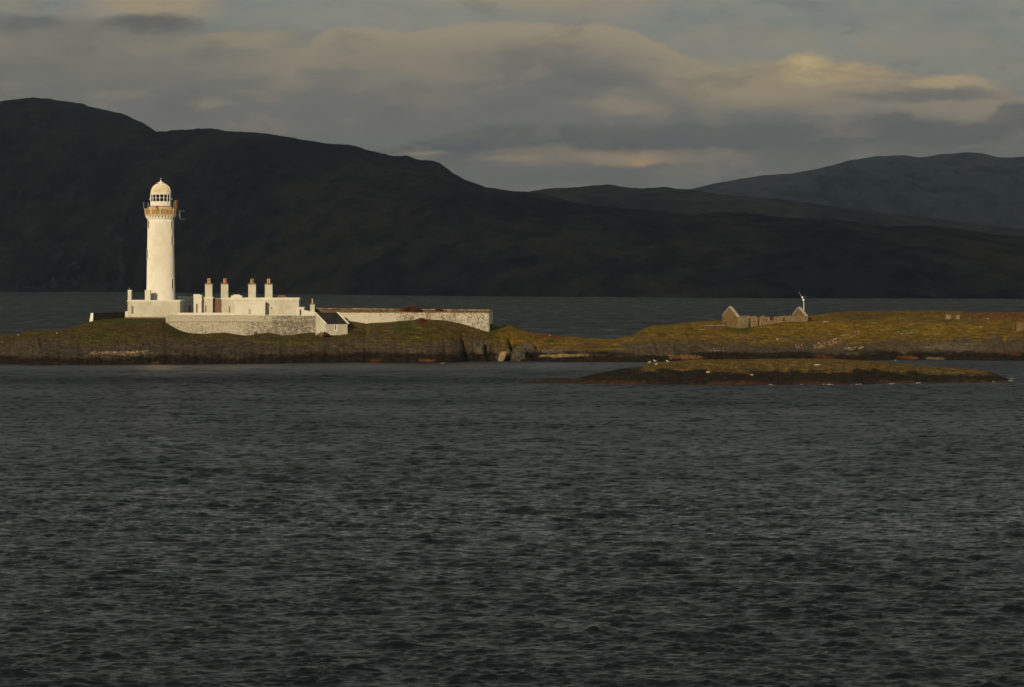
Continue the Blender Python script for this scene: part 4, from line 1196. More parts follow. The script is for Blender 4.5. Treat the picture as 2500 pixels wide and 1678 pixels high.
# lean-to store, turned a little to the right
def leanto():
    FL = Vector((wx(795.8, 711), 711)); FR = Vector((wx(848.2, 713), 713.2))
    dr = (FR - FL); L_ = dr.length; d = dr / L_
    bk = Vector((-d.y, d.x)); ang = math.radians(8)
    bk = Vector((bk.x * math.cos(ang) - bk.y * math.sin(ang), bk.x * math.sin(ang) + bk.y * math.cos(ang)))
    ze = wz(791.2, 711); zr = wz(764.5, 715.5); zb_ = wz(819, 711)
    dep = 4.3
    # how far back until the ridge shows at px 770
    for i in range(400):
        pB = FL + bk * (i * .02)
        if HX + FPX * pB.x / pB.y <= 770.5: dep = i * .02; break
    zr = wz(764.4, (FL + bk * dep).y)
    o = empty('lean_to_store', (FL.x, FL.y, zb_), 'low white lean-to with dark slate roof against the terrace wall', 'shed')
    P = lambda s, t_, z: (FL.x + d.x * s + bk.x * t_, FL.y + d.y * s + bk.y * t_, z)
    # front wall with an opening
    s0 = (wx(817.4, 712) - FL.x) / d.x; s1 = (wx(821.4, 712) - FL.x) / d.x
    w0, w1 = wz(806, 712), wz(794.4, 712)
    bm = bmesh.new()
    wall_pieces(bm, FL, FR, .3, zb_, ze, [(s0, s1, w0, w1)])
    link('front_wall', bm, M_LIME_D, o)
    bm = bmesh.new()
    for (sa, sb) in ((0, .3), (L_ - .3, L_)):
        hexa(bm, [P(sa, .302, zb_), P(sb, .302, zb_), P(sb, dep, zb_), P(sa, dep, zb_), P(sa, .302, ze + (zr - ze) * .302 / dep), P(sb, .302, ze + (zr - ze) * .302 / dep), P(sb, dep, zr), P(sa, dep, zr)])
    link('gable_wall', bm, M_LIME_D, o)
    g = (zr - ze) / dep
    bm = bmesh.new()
    rows_ = 14
    for i in range(rows_):                               # overlapping slate courses
        t0, t1 = -.12 + (dep + .12) * i / rows_, -.12 + (dep + .12) * (i + 1) / rows_
        h0, h1 = ze + g * t0, ze + g * t1
        hexa(bm, [P(.06, t0, h0 + .05), P(L_ - .06, t0, h0 + .05), P(L_ - .06, t1, h1 + .05), P(.06, t1, h1 + .05), P(.06, t0, h0 + .12), P(L_ - .06, t0, h0 + .12), P(L_ - .06, t1, h1 + .085), P(.06, t1, h1 + .085)])
    link('roof', bm, M_SLATE, o)
    for nm, sa, sb in (('verge', -.10, .055), ('verge', L_ - .055, L_ + .28)):
        bm = bmesh.new()
        hexa(bm, [P(sa, -.14, ze - .02), P(sb, -.14, ze - .02), P(sb, dep + .1, zr + .02), P(sa, dep + .1, zr + .02), P(sa, -.14, ze + .15), P(sb, -.14, ze + .15), P(sb, dep + .1, zr + .19), P(sa, dep + .1, zr + .19)])
        link(nm, bm, M_LIME, o)
    bm = bmesh.new()
    hexa(bm, [P(s0 + .003, .10, w0 + .003), P(s1 - .003, .10, w0 + .003), P(s1 - .003, .16, w0 + .003), P(s0 + .003, .16, w0 + .003), P(s0 + .003, .10, w1 - .003), P(s1 - .003, .10, w1 - .003), P(s1 - .003, .16, w1 - .003), P(s0 + .003, .16, w1 - .003)])
    w = link('window', bm, M_BUFF, o)
    bm = bmesh.new()
    for sa, sb, za, zb2 in ((s1 + .004, s1 + .16, w0 - .14, w1 + .05), (s0 - .12, s0 - .004, w0 - .14, w1 + .05), (s0 - .004, s1 + .004, w0 - .16, w0 - .004)):
        hexa(bm, [P(sa, -.05, za), P(sb, -.05, za), P(sb, -.003, za), P(sa, -.003, za), P(sa, -.05, zb2), P(sb, -.05, zb2), P(sb, -.003, zb2), P(sa, -.003, zb2)])
    link('sill', bm, M_WHITE, w)
leanto()

# terrace wall round the houses
def terrace():
    Y0 = 716.0
    o = empty('terrace_wall', (wx(590, Y0), Y0, wz(818, Y0)), 'long flaking whitewashed rubble terrace wall below the keepers houses', 'wall')
    def run(px0, px1, yt, yb, Yf, th_, mat, name, yt1=None):
        bm = bmesh.new()
        wall_pieces(bm, (wx(px0, Yf), Yf), (wx(px1, Yf), Yf), th_, wz(yb, Yf), wz(yt, Yf), (), None, wz(yt1 if yt1 else yt, Yf))
        return link(name, bm, mat, o)
    run(404.2, 778, 786.6, 824, Y0 - .22, .5, M_RUBBLE, 'lower_wall')
    run(404.6, 776, 769.4, 786.5, Y0, .5, M_RUBBLE_U, 'upper_wall', 771.4)
    bm = bmesh.new(); pbox(bm, 403.4, 777, 785.6, 786.7, Y0 - .30, .155)
    link('string_course', bm, M_CONC, o)
    bm = bmesh.new(); pbox(bm, 434, 573, 763.9, 769.3, Y0 + .1, .35)
    link('parapet', bm, M_LIME_B, o)
    bm = bmesh.new(); pbox(bm, 573.2, 776, 768.9, 770.3, Y0 - .05, .6); pbox(bm, 404, 573, 769.0, 769.8, Y0 - .05, .6)
    link('coping', bm, M_LIME, o)
    bm = bmesh.new()                                      # return at the left end
    box(bm, wx(404.4, Y0), wx(404.4, Y0) + .5, Y0 + .5, YA + 1, wz(786, Y0), wz(769.6, Y0))
    link('return_wall', bm, M_RUBBLE_U, o)
terrace()

# low wall running out of the lawn at the far left
def lawn_wall():
    a = Vector((wx(228, 722), 722.0)); b = Vector((wx(304.5, 733), 733.0))
    o = empty('lawn_wall', (a.x, a.y, wz(784, 722)), 'low dark wall with a bright white end, left of the tower block', 'wall')
    bm = bmesh.new()
    wall_pieces(bm, a, b, .55, wz(785, 722), wz(765.2, 722), (), wz(779, 733), wz(763.6, 733))
    link('wall_face', bm, M_SHADEDSTONE, o)
    d = (b - a).normalized(); n_ = Vector((-d.y, d.x))
    e0 = a - d * .004
    bm = bmesh.new()
    p = [(e0 - d * .05), e0, e0 + n_ * .57, e0 - d * .05 + n_ * .57]
    zb_, zt_ = wz(786, 722), wz(764.6, 722)
    base_ = [e0 - d * .32 - n_ * .05, e0, e0 + n_ * .62, e0 - d * .32 + n_ * .75]
    hexa(bm, [(q_.x, q_.y, zb_) for q_ in base_] + [(q_.x, q_.y, zt_) for q_ in p])
    link('end_pier', bm, M_WHITE, o)
    bm = bmesh.new()
    c_ = [a - n_ * .06, b - n_ * .06, b + n_ * .61, a + n_ * .61]
    zs_ = [wz(765.2, 722), wz(763.6, 733), wz(763.6, 733), wz(765.2, 722)]
    hexa(bm, [(q_.x, q_.y, z_ + .002) for q_, z_ in zip(c_, zs_)] + [(q_.x, q_.y, z_ + .09) for q_, z_ in zip(c_, zs_)])
    link('coping', bm, M_SHADEDSTONE, o)
lawn_wall()

# walled garden
def garden():
    FLp, FRp = Vector((wx(790, 722), 722.0)), Vector((wx(1194.4, 716), 716.0))
    BRp, BLp = Vector((wx(1203.2, 736), 736.0)), Vector((wx(762, 747), 747.0))
    o = empty('garden_wall', (FRp.x, FRp.y, wz(815, 716)), 'long patchy whitewashed garden wall ending at the grassy mound', 'wall')
    zfl, zfr, zbr, zbl = wz(763.8, 722), wz(764.2, 716), wz(758.4, 736), wz(753.6, 747)
    bm = bmesh.new(); wall_pieces(bm, FLp, FRp, .6, wz(824, 722), zfl, (), wz(815, 716), zfr)
    link('front_wall', bm, M_GARDEN, o)
    bm = bmesh.new(); wall_pieces(bm, FRp + (BRp - FRp).normalized() * .62, BRp, .55, wz(812, 716), zfr, (), wz(805, 736), zbr)
    link('end_wall', bm, M_LIME, o)
    bm = bmesh.new(); wall_pieces(bm, BLp, BRp - Vector((.6, 0)), .6, wz(790, 747), zbl, (), wz(790, 736), zbr)
    link('rear_wall', bm, M_BROWNSTONE, o)
    # copings laid as separate stones
    def cop(p0, p1, z0, z1, th_, n_, mats, hgt, over, name='coping_stone'):
        d = p1 - p0; L_ = d.length; d = d / L_; nn = Vector((-d.y, d.x))
        s = 0
        for i in range(n_):
            ln = L_ / n_
            s0, s1 = i * ln + .03, (i + 1) * ln - random.uniform(.02, .07)
            zz0 = z0 + (z1 - z0) * s0 / L_; zz1 = z0 + (z1 - z0) * s1 / L_
            h = hgt * random.uniform(.75, 1.3); ov = over + random.uniform(-.03, .04)
            a, b = p0 + d * s0, p0 + d * s1
            c_ = [a - nn * ov, b - nn * ov, b + nn * (th_ + ov), a + nn * (th_ + ov)]
            bm = bmesh.new()
            hexa(bm, [(c_[0].x, c_[0].y, zz0 + .003), (c_[1].x, c_[1].y, zz1 + .003), (c_[2].x, c_[2].y, zz1 + .003), (c_[3].x, c_[3].y, zz0 + .003),
                      (c_[0].x, c_[0].y, zz0 + h), (c_[1].x, c_[1].y, zz1 + h), (c_[2].x, c_[2].y, zz1 + h), (c_[3].x, c_[3].y, zz0 + h)])
            link(name, bm, random.choice(mats), o)
    cop(FLp, FRp, zfl, zfr, .6, 44, (M_RUIN, M_RUSTD, M_RUIN, M_STONE_P), .13, .06)
    cop(BLp, BRp, zbl, zbr, .6, 44, (M_STONE_P, M_STONE_W, M_RUIN), .13, .05)
    cop(FRp + (BRp - FRp).normalized() * .7, BRp - (BRp - FRp).normalized() * .3, zfr, zbr, .55, 8, (M_RUIN, M_STONE_O), .13, .05)
garden()

# bracken bushes behind the garden wall
def leaf_bush(name, px0, px1, yt, yb, Y, label, n_=520, mat=None, group=None, spiky=False):
    c = wp((px0 + px1) / 2, yb, Y); hw = (px1 - px0) / 2 * Y / FPX; hh = (yb - yt) * Y / FPX
    r = random.Random(px0 * 7 + 1)
    bm = bmesh.new()
    lobes = [(r.uniform(-.7, .7), r.uniform(.55, 1.0)) for _ in range(5)] + [(0, 1.0)]
    for i in range(n_):
        lx, lh = r.choice(lobes)
        a = r.uniform(0, 2 * PI); rr = math.sqrt(r.random()); th_ = r.random() ** .7
        x = (lx + .38 * rr * math.cos(a)) * hw; y = .5 * rr * math.sin(a) * max(hw, .8)
        env = max(0.15, math.sqrt(max(0, 1 - (x / hw) ** 2)))
        z = th_ * hh * lh * env
        p = Vector((c.x + x, c.y + y, c.z + z)); sz = r.uniform(.07, .16)
        e1 = Vector((r.gauss(0, 1), r.gauss(0, 1), r.gauss(0, .8))).normalized(); e2 = e1.cross(Vector((r.gauss(0, 1), r.gauss(0, 1), 1))).normalized()
        v3 = [bm.verts.new(p + e1 * sz), bm.verts.new(p + e2 * sz * .6), bm.verts.new(p - e1 * sz), bm.verts.new(p - e2 * sz * .6)]
        bm.faces.new(v3)
    o = empty(name, c, label, 'bush', group)
    link('foliage', bm, mat or M_BUSH, o)
    bm = bmesh.new()
    for i in range(7):
        tube(bm, c + Vector((r.uniform(-.3, .3), 0, -.6)), c + Vector((r.uniform(-.8, .8) * hw, r.uniform(-.2, .2), hh * .6)), .03, 4)
    link('stem', bm, M_RUSTD, o)
leaf_bush('bush', 976, 1032, 746, 761, 738.5, 'large russet bush rising above the middle of the garden wall', 1500)
leaf_bush('bush', 1060, 1084, 752, 761, 734.5, 'small russet bush on the garden wall, right of the large one', 500)
leaf_bush('bush', 1016, 1044, 777, 786, 714.5, 'rusty bracken clump on top of the mound before the garden wall', 500)
leaf_bush('bush', 770, 804, 810, 819, 709.5, 'low red bracken patch at the foot of the lean-to gable', 500)
leaf_bush('bush', 615, 634, 812, 823, 713.2, 'small dark bush against the foot of the terrace wall', 260, M_BUSH)

# ------------------------------------------------------------------ ruined byre with its two gables
def ruin():
    o = empty('ruined_byre', (wx(1800, 745), 745, wz(800, 745)), 'roofless brown stone building with two pointed gables on the right island', 'ruin')
    P0_, P1_ = Vector((wx(1800, 745), 745.0)), Vector((wx(1972.6, 754), 754.0))
    G0 = Vector((wx(1763.2, 749.5), 749.5))
    gv = G0 - P0_
    G1 = Vector((wx(1938.6, 758.5), 758.5))
    L_ = (P1_ - P0_).length; d = (P1_ - P0_) / L_
    zt0, zt1 = wz(774.4, 745), wz(773.4, 754)
    zb0, zb1 = wz(803, 745), wz(789, 754)
    def s_of(px):
        # distance along the wall seen in this column
        k_ = (px - HX) / FPX
        return (k_ * P0_.y - P0_.x) / (d.x - k_ * d.y)
    def zl(py, px): return wz(py, P0_.y + d.y * s_of(px))
    ops_ = []
    for (a, b, yt, yb) in ((1827.7, 1833.8, 776.6, 803), (1849.8, 1855.6, 770, 795), (1870.8, 1874.4, 779.2, 786.6), (1879, 1890.8, 770, 782.6), (1893.4, 1896.8, 778.6, 787.4), (1911.6, 1917.6, 776, 785)):
        ops_.append((s_of(a), s_of(b), zl(yb, a), zl(yt, a)))
    bm = bmesh.new(); wall_pieces(bm, P0_, P1_, .28, zb0, zt0, ops_, zb1, zt1)
    link('front_wall', bm, M_RUIN_L, o)
    # rear wall
    R0, R1 = G0 + d * .6, G1
    bm = bmesh.new(); wall_pieces(bm, R0, R1, .6, zb0, wz(773.4, 750), (), zb1, wz(772.6, 758))
    link('rear_wall', bm, M_RUIN_SHADE, o)
    for (A0, B0, ya, yb, peak, zb_, nm) in ((G0, P0_, 772, 774.6, 750.2, zb0, 'gable'), (G1, P1_, 773, 772.8, 751.6, zb1, 'gable')):
        dd = (B0 - A0); LL = dd.length; dd = dd / LL; nn = Vector((-dd.y, dd.x))
        if nn.dot(d) < 0: nn = -nn
        off = Vector((0, 0)) if A0 is G0 else -nn * 0.62
        pm = A0 + dd * LL * .48
        prof_ = [(A0, zb_), (B0, zb_), (B0, wz(yb, B0.y)), (pm, wz(peak, pm.y)), (A0, wz(ya, A0.y))]
        bm = bmesh.new()
        f1 = [bm.verts.new((p.x + off.x, p.y + off.y, z)) for p, z in prof_]
        f2 = [bm.verts.new((p.x + off.x + nn.x * .6, p.y + off.y + nn.y * .6, z)) for p, z in prof_]
        bm.faces.new(f1); bm.faces.new(f2[::-1])
        for i in range(5): bm.faces.new((f1[i], f2[i], f2[(i + 1) % 5], f1[(i + 1) % 5]))
        bmesh.ops.recalc_face_normals(bm, faces=bm.faces)
        g = link(nm, bm, M_RUIN, o)
        # skew stones up each slope
        for (qa, za, qb, zb2) in ((B0, wz(yb, B0.y), pm, wz(peak, pm.y)), (A0, wz(ya, A0.y), pm, wz(peak, pm.y))):
            for i in range(6):
                t0, t1 = i / 6 + .01, (i + 1) / 6 - .012
                pa = qa + (qb - qa) * t0; pb = qa + (qb - qa) * t1; h0 = za + (zb2 - za) * t0; h1 = za + (zb2 - za) * t1
                e = nn * .66
                o_ = off - nn * .03
                bm = bmesh.new()
                hexa(bm, [(pa.x + o_.x, pa.y + o_.y, h0 + .01), (pb.x + o_.x, pb.y + o_.y, h1 + .01), (pb.x + o_.x + e.x, pb.y + o_.y + e.y, h1 + .01), (pa.x + o_.x + e.x, pa.y + o_.y + e.y, h0 + .01),
                          (pa.x + o_.x, pa.y + o_.y, h0 + .20), (pb.x + o_.x, pb.y + o_.y, h1 + .20), (pb.x + o_.x + e.x, pb.y + o_.y + e.y, h1 + .20), (pa.x + o_.x + e.x, pa.y + o_.y + e.y, h0 + .20)])
                bmesh.ops.recalc_face_normals(bm, faces=bm.faces)
                link('skew_stone', bm, M_STONE_W, g)
    # pale jamb stones beside the openings
    for (px, yt, yb) in ((1835.2, 777, 796), (1847.6, 777, 794), (1857.4, 778, 793), (1868.6, 778, 788), (1877, 776, 786), (1892.2, 777, 787), (1898.4, 777, 787), (1909.8, 776, 786), (1937, 776, 781)):
        s = s_of(px); a = P0_ + d * (s - .13); b = P0_ + d * (s + .13)
        n_ = Vector((d.y, -d.x)) * .05
        bm = bmesh.new()
        nq = 4
        zt_, zb_ = zl(yt, px), zl(yb, px)
        for i in range(nq):
            z0 = zb_ + (zt_ - zb_) * i / nq + .02; z1 = zb_ + (zt_ - zb_) * (i + 1) / nq
            w_ = random.uniform(-.06, .08)
            a2, b2 = a - d * w_, b + d * w_
            hexa(bm, [(a2.x + n_.x, a2.y + n_.y, z0), (b2.x + n_.x, b2.y + n_.y, z0), (b2.x - n_.x * .06, b2.y - n_.y * .06, z0), (a2.x - n_.x * .06, a2.y - n_.y * .06, z0),
                      (a2.x + n_.x, a2.y + n_.y, z1), (b2.x + n_.x, b2.y + n_.y, z1), (b2.x - n_.x * .06, b2.y - n_.y * .06, z1), (a2.x - n_.x * .06, a2.y - n_.y * .06, z1)])
        link('jamb', bm, M_STONE_P, o)
    # broken wall head
    bm = bmesh.new()
    for i in range(60):
        s = random.uniform(0, L_)
        if any(a - .2 < s < b + .2 and z1 > zt0 for (a, b, z0, z1) in ops_): continue
        p = P0_ + d * s + Vector((-d.y, d.x)) * random.uniform(.15, .45); z = zt0 + (zt1 - zt0) * s / L_
        w_ = random.uniform(.12, .3); h = random.uniform(.05, .26)
        box(bm, p.x - w_, p.x + w_, p.y - .14, p.y + .14, z + .003 + i * 1e-4, z + h)
    link('wall_head', bm, M_RUIN_L, o)
ruin()

# wind turbine behind the right gable
def turbine():
    Y = 765.0
    b0 = wp(1962.6, 782, Y)
    b0.z = ground(1962.6, Y) - .1
    o = empty('wind_turbine', b0, 'small white wind turbine on a slim pole behind the right gable', 'wind turbine')
    bm = bmesh.new(); tube(bm, b0, wp(1962.3, 735, Y), .065, 8)
    link('pole', bm, M_WHITE, o)
    bm = bmesh.new(); bmesh.ops.create_uvsphere(bm, u_segments=14, v_segments=10, radius=.24, matrix=Matrix.Translation(wp(1961.3, 732.3, Y - .1)))
    link('controller_globe', bm, M_WHITE, o, True)
    bm = bmesh.new()
    tube(bm, wp(1958.6, 726.6, Y - .4), wp(1965, 725.6, Y + .5), .22, 10, .18); tube(bm, wp(1962, 730.4, Y), wp(1962, 726, Y), .09, 8)
    link('nacelle', bm, M_BLACK, o)
    bm = bmesh.new(); tube(bm, wp(1957.3, 725.6, Y - .62), wp(1958.7, 726.2, Y - .41), .05, 10, .22)
    link('nose_cone', bm, M_WHITE, o)
    bm = bmesh.new(); tube(bm, wp(1965.0, 725.7, Y + .55), wp(1966.8, 725.4, Y + .9), .03, 5)
    c_ = wp(1967, 725.4, Y + .92)
    hexa(bm, [(c_.x - .03, c_.y, c_.z - .22), (c_.x + .13, c_.y + .2, c_.z - .22), (c_.x + .13, c_.y + .23, c_.z - .22), (c_.x - .03, c_.y + .03, c_.z - .22), (c_.x - .03, c_.y, c_.z + .22), (c_.x + .16, c_.y + .2, c_.z + .26), (c_.x + .16, c_.y + .23, c_.z + .26), (c_.x - .03, c_.y + .03, c_.z + .22)])
    link('tail_fin', bm, M_METAL, o)
    hub = wp(1957.0, 724.8, Y - .5)
    for ang in (math.radians(122), math.radians(242), math.radians(2)):
        u_ = Vector((math.cos(ang), .25 * math.cos(ang), math.sin(ang))).normalized(); w_ = Vector((-u_.z, .3, u_.x)).normalized()
        bm = bmesh.new()
        th_ = Vector((0, .02, 0))
        L_ = 1.3
        pts = [(0, .035), (.25, .055), (L_, .02)]
        A = [hub + u_ * a + w_ * b for a, b in pts] + [hub + u_ * a - w_ * b for a, b in pts[::-1]]
        v1 = [bm.verts.new(p - th_) for p in A]; v2 = [bm.verts.new(p + th_) for p in A]
        bm.faces.new(v1); bm.faces.new(v2[::-1])
        for i in range(6): bm.faces.new((v1[i], v2[i], v2[(i + 1) % 6], v1[(i + 1) % 6]))
        bmesh.ops.recalc_face_normals(bm, faces=bm.faces)
        link('blade', bm, M_METAL if ang < 2.2 and ang > 1 else M_BLACK, o)
turbine()

# gate pillars and stone hut on the far right
def pillar(px0, px1, yt, yb, Y, label, group=None):
    c = wp((px0 + px1) / 2, yb, Y)
    o = empty('gate_pillar', c, label, 'pillar', group)
    bm = bmesh.new(); pbox(bm, px0, px1, yt + 2.2, yb + 4, Y, .9)
    link('shaft', bm, M_CONC, o)
    bm = bmesh.new(); pbox(bm, px0 - 1, px1 + 1, yt, yt + 2.2, Y - .08, 1.06)
    link('cap', bm, M_RUIN_L, o)
pillar(2310.4, 2320.8, 768.6, 785.5, 757, 'wider left pillar of the pair standing in the grass, upper right', 'pair of pillars on the right island')
pillar(2335.4, 2342.4, 769.4, 784.5, 757, 'narrower right pillar of the pair standing in the grass, upper right', 'pair of pillars on the right island')
YH = 745.0
Hh = empty('stone_hut', (wx(2490, YH), YH, wz(805, YH)), 'squat grey stone block with a dark slot at the right frame edge', 'hut')
bm = bmesh.new()
wall_pieces(bm, (wx(2481.5, YH), YH), (wx(2499, YH), YH), .4, wz(808, YH), wz(788.6, YH), [(wx(2494.4, YH) - wx(2481.5, YH), wx(2496.2, YH) - wx(2481.5, YH), wz(803.5, YH), wz(791, YH))])
box(bm, wx(2481.5, YH), wx(2499, YH), YH + .4, YH + 2, wz(808, YH), wz(788.6, YH))
link('wall', bm, M_RUIN, Hh)
bm = bmesh.new(); pbox(bm, 2480.4, 2500, 786.8, 788.5, YH - .1, 2.2)
link('roof_slab', bm, M_RUIN, Hh)

# low drystone wall to the left of the ruin
def drystone():
    o = empty('drystone_wall', (wx(1735, 741), 741, wz(800, 741)), 'low crumbling drystone wall with pale top stones left of the ruin', 'wall')
    r = random.Random(3)
    Yd = 741.5
    bm = bmesh.new()
    wall_pieces(bm, (wx(1722, Yd), Yd), (wx(1766, Yd + 2), Yd + 2), .5, wz(806, Yd), wz(796.4, Yd), (), wz(806, Yd), wz(795.4, Yd + 2))
    link('wall_core', bm, M_BROWNSTONE, o)
    x = 1705.0
    while x < 1766:
        w = r.uniform(1.8, 3.6); Y = Yd + 2 * (x - 1722) / 44
        base_ = 796.2 - (x - 1722) * .02 if x > 1721 else ISLpy(x, Y)
        bm = bmesh.new()
        c = wp(x + w / 2, base_ - .8, Y - .06)
        bmesh.ops.create_icosphere(bm, subdivisions=1, radius=1.0, matrix=Matrix.Translation(c) @ Matrix.Rotation(r.uniform(-.3, .3), 4, 'Y') @ Matrix.Diagonal((w * .5 * Y / FPX, .26, r.uniform(.09, .15), 1)))
        for v_ in bm.verts: v_.co += Vector((r.uniform(-.03, .03), r.uniform(-.03, .03), r.uniform(-.02, .02)))
        link('top_stone', bm, M_STONE_W, o)
        x += w + .2
def ISLpy(px, Y): return yimg(ground(px, Y) + .05, Y)
drystone()

# ------------------------------------------------------------------ stones, outcrops, foam
def stones(name, land, patches, mat, label, size=(.06, .16), seed=1):
    r = random.Random(seed)
    V, Fc = [], []
    ico = bmesh.new(); bmesh.ops.create_icosphere(ico, subdivisions=1, radius=1.0)
    iv = [v_.co.copy() for v_ in ico.verts]; ifc = [[v_.index for v_ in f.verts] for f in ico.faces]; ico.free()
    for (x0, x1, ya0, yb0, ya1, yb1, n_) in patches:
        for _ in range(n_):
            f = r.random(); px = x0 + (x1 - x0) * f
            lo = ya0 + (ya1 - ya0) * f; hi_ = yb0 + (yb1 - yb0) * f
            py = r.uniform(lo, hi_)
            p = hit(land, px, py)
            s = r.uniform(*size) * (1.0 if r.random() < .85 else 1.7)
            m = Matrix.Translation(p + Vector((0, r.uniform(-.3, .3), s * .2))) @ Matrix.Rotation(r.uniform(0, 6), 4, 'Z') @ Matrix.Diagonal((s * r.uniform(.8, 1.5), s, s * r.uniform(.5, .85), 1))
            b0 = len(V)
            for c in iv: V.append(m @ (c * r.uniform(.85, 1.12)))
            for fc in ifc: Fc.append([b0 + i for i in fc])
    me = bpy.data.meshes.new(name); me.from_pydata([tuple(c) for c in V], [], Fc); me.update()
    o = link_mesh(name, me, mat)
    return tag(o, label, None, None, 'stuff')
stones('beach_stones', ISL, [(222, 300, 861, 867, 860, 867, 150), (300, 365, 860, 866, 857, 862, 110)], M_STONE_P, 'ochre storm beach stones below the lawn slope', seed=2)
stones('beach_stones', ISL, [(1632, 1712, 869, 878, 869, 877, 150), (1308, 1385, 852, 861, 850, 858, 70)], M_STONE_O, 'orange shingle on the shore behind the skerry', seed=3)
stones('beach_stones', ISL, [(1988, 2040, 843, 855, 828, 842, 110), (2040, 2098, 826, 842, 806, 826, 75), (2060, 2108, 850, 857, 848, 855, 50), (2190, 2232, 812, 818, 806, 817, 22), (1930, 1975, 843, 852, 845, 852, 16), (1740, 1790, 852, 858, 850, 862, 14)],
       M_STONE_P, 'spill of pale boulders on the shore right of the ruin', (.07, .17), 4)
def ledge_z(px, py, land=ISL): return hit(land, px, py)
for (px, py, w, h, lab, land) in ((2016, 788, .75, .12, 'flat pale slab in the grass right of the ruin', ISL), (1728.7, 910, .32, .17, 'single white boulder on the dark flank of the skerry', SKE),
                            (1836, 917, .22, .13, 'small white stone low on the skerry, right of the white boulder', SKE), (1995, 893, .55, .16, 'broad pale rock on top of the skerry', SKE),
                            (45, 820, .16, .14, 'tiny white stone at the far left slope', ISL), (139, 815, .16, .14, 'tiny white stone between far left slope and lawn wall', ISL),
                            (2412, 779, .2, .13, 'small white stone in the rusty grass right of the pillars', ISL), (2394, 799, .6, .10, 'long pale slab in the grass below the pillars', ISL),
                            (1898, 830, .2, .16, 'white stone on the slope below the ruin', ISL), (1342, 819.5, .16, .13, 'white stone on the rusty neck of the island', ISL)):
    p = hit(land, px, py)
    bm = bmesh.new()
    bmesh.ops.create_icosphere(bm, subdivisions=2, radius=1.0, matrix=Matrix.Diagonal((w, max(w * .6, .2), h, 1)))
    rr = random.Random(int(px))
    for v_ in bm.verts: v_.co *= rr.uniform(.86, 1.12)
    o = link('boulder', bm, M_STONE_W); o.location = p + Vector((0, 0, h * .4)); tag(o, lab, 'rock')

def outcrop(px, py_top, py_bot, wpx, Y, label, sx=1.0, tilt=.3, mat=None, seed=0):
    c = wp(px, (py_top + py_bot) / 2, Y); hw = wpx / 2 * Y / FPX; hh = (py_bot - py_top) / 2 * Y / FPX
    bm = bmesh.new()
    bmesh.ops.create_icosphere(bm, subdivisions=5, radius=1.0)
    co = np.array([v_.co[:] for v_ in bm.verts])
    n_ = fbm(co[:, 0] * 2.4 + seed * 3.1 + co[:, 1], co[:, 2] * 1.5 + co[:, 1] * 1.3, 5, 60 + seed, .62, True)
    for v_, k_ in zip(bm.verts, n_):
        v_.co *= .74 + .42 * k_
        sg = lambda t_: math.copysign(abs(t_) ** .5, t_)
        v_.co = Vector((sg(v_.co.x) * hw, sg(v_.co.y) * hw * sx, sg(v_.co.z) * hh))
        v_.co.x += v_.co.z * tilt
    o = link('rock_outcrop', bm, mat or M_ROCK); o.location = c
    tag(o, label, 'rock')
outcrop(1168, 832, 866, 26, 708, 'upright grey rock slab below the end of the garden wall', .8, -.15, seed=1)
outcrop(1266, 850, 886, 36, 708, 'rounded grey rock at the waterline by the dark cleft', .9, .1, seed=2)
outcrop(1226, 858, 884, 16, 706, 'narrow ochre rock at the water left of the dark cleft', .9, .35, M_STONE_P, seed=3)
outcrop(1290, 838, 864, 34, 714, 'grey rock shoulder right of the dark cleft', .8, -.2, seed=4)

def foam():
    r = random.Random(9)
    V, Fc = [], []
    spots = [(2025, 939.4, 16), (2088, 938.6, 14), (2177, 937.4, 8), (2241, 936.2, 10), (2327, 931.8, 9), (2349, 933.2, 18), (2395, 932.2, 8), (2422, 932.8, 12), (2466, 925.6, 8), (2468, 930.4, 8), (1958, 939.6, 6), (1880, 940.4, 5),
             (1082, 887.4, 5), (2186, 880.6, 2)]
    for (px, py, w) in spots:
        for _ in range(int(3 + w * 1.1)):
            x = px + r.gauss(0, w / 2.6); y = py + r.gauss(0, .35)
            Y = FPX * EYE / (y - HY)
            c = Vector((wx(x, Y), Y, r.uniform(.0, .10)))
            a, b, h = r.uniform(.06, .24), r.uniform(.05, .2), r.uniform(.0, .05)
            b0 = len(V)
            for i in range(6):
                t_ = 2 * PI * i / 6; V.append((c.x + a * math.cos(t_), c.y + b * math.sin(t_), c.z - .12))
            for i in range(6):
                t_ = 2 * PI * i / 6; V.append((c.x + a * .6 * math.cos(t_), c.y + b * .6 * math.sin(t_), c.z + h))
            for i in range(6): j = (i + 1) % 6; Fc.append([b0 + i, b0 + j, b0 + 6 + j, b0 + 6 + i])
            Fc.append([b0 + 6 + i for i in range(6)])
    me = bpy.data.meshes.new('sea_foam'); me.from_pydata(V, [], Fc); me.update()
    tag(link_mesh('sea_foam', me, M_FOAM), 'white foam breaking along the rocks', None, None, 'stuff')
foam()

